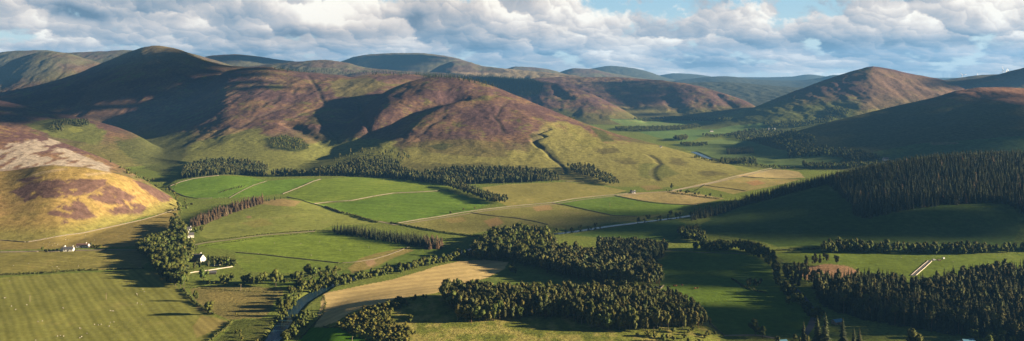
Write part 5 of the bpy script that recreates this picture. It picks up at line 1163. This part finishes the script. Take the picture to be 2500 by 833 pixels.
W = bpy.data.worlds.new('World'); S.world = W; W.use_nodes = True
n, l = W.node_tree.nodes, W.node_tree.links
bg = n['Background']
SKYS = 0.10
bg.inputs['Strength'].default_value = SKYS
W.cycles.sampling_method = 'NONE'
def mth(op, a, b=None, c=None, clamp=False):
    m = n.new('ShaderNodeMath'); m.operation = op; m.use_clamp = clamp
    for i, v in enumerate((a, b, c)):
        if v is None: continue
        if isinstance(v, (int, float)): m.inputs[i].default_value = v
        else: l.new(v, m.inputs[i])
    return m.outputs[0]
def mrange(v, a, b, c=0.0, d=1.0, sm=True):
    m = n.new('ShaderNodeMapRange'); m.interpolation_type = 'SMOOTHSTEP' if sm else 'LINEAR'
    l.new(v, m.inputs[0])
    for i, x in zip((1, 2, 3, 4), (a, b, c, d)): m.inputs[i].default_value = x
    return m.outputs[0]
def mixc(f, a, b):
    m = n.new('ShaderNodeMix'); m.data_type = 'RGBA'
    if isinstance(f, (int, float)): m.inputs[0].default_value = f
    else: l.new(f, m.inputs[0])
    for i, v in ((6, a), (7, b)):
        if isinstance(v, tuple): m.inputs[i].default_value = v + (1,)
        else: l.new(v, m.inputs[i])
    return m.outputs[2]
tc = n.new('ShaderNodeTexCoord'); sx = n.new('ShaderNodeSeparateXYZ'); l.new(tc.outputs['Generated'], sx.inputs[0])
az = mth('ARCTAN2', sx.outputs[0], sx.outputs[1]); el = mth('ARCSINE', sx.outputs[2])
elc = mth('MAXIMUM', el, 0.0)
def cloud_coords(da, de, k0=.075, yk=.19):
    e = mth('ADD', elc, de); s = mth('DIVIDE', 1.0, mth('ADD', mth('ABSOLUTE', e), k0))
    a = mth('ADD', az, da)
    cx = n.new('ShaderNodeCombineXYZ')
    l.new(mth('MULTIPLY', a, 7.5), cx.inputs[0]); l.new(mth('MULTIPLY', s, yk), cx.inputs[1])
    return cx.outputs[0]
def noise(vec, scale, detail, rough, dist=0.0, w=None):
    t = n.new('ShaderNodeTexNoise'); t.inputs['Scale'].default_value = scale; t.inputs['Detail'].default_value = detail
    t.inputs['Roughness'].default_value = rough; t.inputs['Distortion'].default_value = dist
    l.new(vec, t.inputs['Vector']); return t.outputs['Fac']
vv0 = cloud_coords(0, 0)
def noisec(vec, scale, detail, rough):
    t = n.new('ShaderNodeTexNoise'); t.inputs['Scale'].default_value = scale; t.inputs['Detail'].default_value = detail; t.inputs['Roughness'].default_value = rough
    l.new(vec, t.inputs['Vector']); return t.outputs['Color']
def vop(op, a, b):
    m = n.new('ShaderNodeVectorMath'); m.operation = op
    for i, v in enumerate((a, b)):
        if isinstance(v, tuple): m.inputs[i].default_value = v
        elif op == 'SCALE' and i == 1:
            m.inputs['Scale'].default_value = v
        else: l.new(v, m.inputs[i])
    return m.outputs['Value'] if op == 'DOT_PRODUCT' else m.outputs[0]
big = noise(vv0, 1.2, 2, .5, .2)
puf = noise(vv0, 3.4, 7, .60, .10)
d0 = mth('ADD', mth('MULTIPLY', big, .50), mth('MULTIPLY', puf, .60))
warp1 = vop('SCALE', vop('SUBTRACT', noisec(vv0, 3.0, 6, .6), (.5, .5, .5)), .42)
def puffs(scale, wv, smooth_, ldir):
    p = vop('ADD', vv0, wv); p = vop('SCALE', p, scale)
    t = n.new('ShaderNodeTexVoronoi'); t.voronoi_dimensions = '2D'; t.feature = 'SMOOTH_F1'; t.inputs['Scale'].default_value = 1; t.inputs['Smoothness'].default_value = smooth_
    l.new(p, t.inputs['Vector'])
    off = vop('SUBTRACT', p, t.outputs['Position'])
    return vop('DOT_PRODUCT', off, ldir), t.outputs['Distance']
# height runs down in the coordinate's second axis, so up is (0,-1)
l0, q0 = puffs(.75, vop('SCALE', warp1, 1.3), .4, (.45, -.80, 0))
l1, q1 = puffs(1.5, warp1, .35, (.45, -.80, 0))
l2, q2 = puffs(3.6, warp1, .30, (.45, -.80, 0))
l3, q3 = puffs(8.5, vop('SCALE', warp1, .8), .25, (.45, -.80, 0))
shade = mth('ADD', mth('ADD', mth('ADD', mth('MULTIPLY', l0, .34), mth('MULTIPLY', l1, .38)), mth('MULTIPLY', l2, .34)), mth('MULTIPLY', l3, .16))
edge = mth('ADD', mth('MULTIPLY', q1, -.10), mth('MULTIPLY', q2, -.10))
def bump(a0, e0, ra, re, amt):
    x = mth('DIVIDE', mth('SUBTRACT', az, a0), ra); y = mth('DIVIDE', mth('SUBTRACT', el, e0), re)
    return mth('MULTIPLY', mth('EXPONENT', mth('MULTIPLY', mth('ADD', mth('MULTIPLY', x, x), mth('MULTIPLY', y, y)), -1.0)), amt)
def A_(px): return math.atan((px - CX) / F)
def E_(py): return math.atan((PY0 - py) / F)
def total(lst):
    s = None
    for b in lst:
        v = bump(*b); s = v if s is None else mth('ADD', s, v)
    return s
COVER = total([(A_(450), E_(35), .30, .030, .16), (A_(60), E_(20), .12, .03, .10), (A_(1000), E_(40), .12, .035, .10), (A_(1330), E_(70), .10, .04, .10), (A_(2200), E_(70), .22, .05, .10),
               (A_(1650), E_(18), .12, .016, -.11), (A_(1900), E_(10), .07, .014, -.09), (A_(1110), E_(6), .035, .02, -.10), (A_(150), E_(45), .03, .012, -.20), (A_(20), E_(100), .03, .012, -.10), (A_(1990), E_(112), .012, .006, -.15)])
GREY = total([(A_(320), E_(52), .10, .008, .30), (A_(170), E_(44), .035, .008, .25), (A_(720), E_(84), .12, .007, .35), (A_(400), E_(8), .05, .012, .18), (A_(1180), E_(110), .07, .010, .22), (A_(2150), E_(112), .13, .008, .38), (A_(560), E_(128), .3, .010, .15), (A_(1300), E_(152), .3, .012, .2), (A_(1010), E_(48), .02, .010, .25)])
LITE = total([(A_(830), E_(45), .05, .028, .35), (A_(700), E_(15), .09, .016, .30), (A_(930), E_(15), .08, .022, .35), (A_(75), E_(60), .03, .02, .35), (A_(480), E_(85), .035, .018, .3), (A_(2350), E_(40), .10, .035, .25), (A_(1340), E_(40), .06, .04, .25), (A_(1480), E_(130), .07, .012, .25), (A_(1700), E_(80), .12, .03, .2), (A_(1950), E_(150), .05, .012, .25)])
cov = mrange(mth('ADD', mth('ADD', d0, COVER), edge), .375, .475)
lit = mth('ADD', mth('ADD', .62, shade), mth('SUBTRACT', mth('MULTIPLY', LITE, .6), GREY))
lit = mth('ADD', lit, mth('MULTIPLY', mth('SUBTRACT', noise(vv0, 1.6, 3, .5, .3), .5), .8))
lit = mth('ADD', lit, mth('MULTIPLY', mth('SUBTRACT', puf, .5), .35))
lit = mrange(lit, 0.03, 1.04, sm=False)
ramp = n.new('ShaderNodeValToRGB'); l.new(lit, ramp.inputs[0])
cr = ramp.color_ramp
G = 1 / SKYS
def sc(r, g, b):
    f = lambda v: ((v/255 + .055)/1.055)**2.4 if v > 10 else v/3294
    return tuple(f(v) * SKYG * G for v in (r, g, b))
SKYG = 0.30        # picture value of the sky over the exposure
cols = [(0.0, (98,120,140)), (.25, (134,148,162)), (.5, (172,174,178)), (.7, (202,196,192)), (.86, (230,221,211)), (1.0, (250,243,230))]
while len(cr.elements) < len(cols): cr.elements.new(.5)
for e, (p, c) in zip(cr.elements, cols): e.position = p; e.color = sc(*c) + (1,)
sky = n.new('ShaderNodeTexSky'); sky.sky_type = 'NISHITA'; sky.sun_disc = False
sky.sun_elevation = math.radians(SUN_EL); sky.sun_rotation = math.radians(90 + SUN_BACK); sky.altitude = 400
blue = mixc(mrange(el, .0, .09), sc(172,192,202), sc(122,164,192))
clear = mixc(.85, sky.outputs[0], blue)
col_ = mixc(cov, clear, ramp.outputs[0])
# low horizon mist over the far hills
col_ = mixc(mrange(el, .0, .018, .3, 0), col_, sc(168,184,196))
up = mixc(mrange(el, .09, .22), col_, mixc(.02, sc(46,63,87), sky.outputs[0]))
l.new(up, bg.inputs['Color'])

# air: pale even haze round the whole scene
hv = [(-42000,-300,-60),(42000,-300,-60),(42000,19400,-60),(-42000,19400,-60)]
top = 720
V = hv + [(x, y, top) for x, y, z in hv]
me = mk_mesh('haze', V, [(0,3,2,1),(4,5,6,7),(0,1,5,4),(1,2,6,5),(2,3,7,6),(3,0,4,7)], [])
hm = bpy.data.materials.new('haze'); hm.use_nodes = True
hn, hl = hm.node_tree.nodes, hm.node_tree.links
hn.remove(hn['Principled BSDF'])
pv = hn.new('ShaderNodeVolumePrincipled'); pv.inputs['Color'].default_value = (.16,.46,1,1); pv.inputs['Density'].default_value = 2.7e-5; pv.inputs['Anisotropy'].default_value = .1
hl.new(pv.outputs[0], hn['Material Output'].inputs['Volume'])
me.materials.append(hm)
tag(link('haze', me), 'thin blue air between the hills', 'haze', None, 'stuff')

S.view_settings.view_transform = 'Standard'; S.view_settings.look = 'None'; S.view_settings.gamma = 1
S.view_settings.use_curve_mapping = False; S.view_settings.exposure = 1.98
S.render.engine = 'CYCLES'
S.cycles.use_denoising = True
S.cycles.max_bounces = 4; S.cycles.diffuse_bounces = 2; S.cycles.glossy_bounces = 2; S.cycles.transmission_bounces = 2; S.cycles.volume_bounces = 0; S.cycles.transparent_max_bounces = 4
S.cycles.caustics_reflective = False; S.cycles.caustics_refractive = False
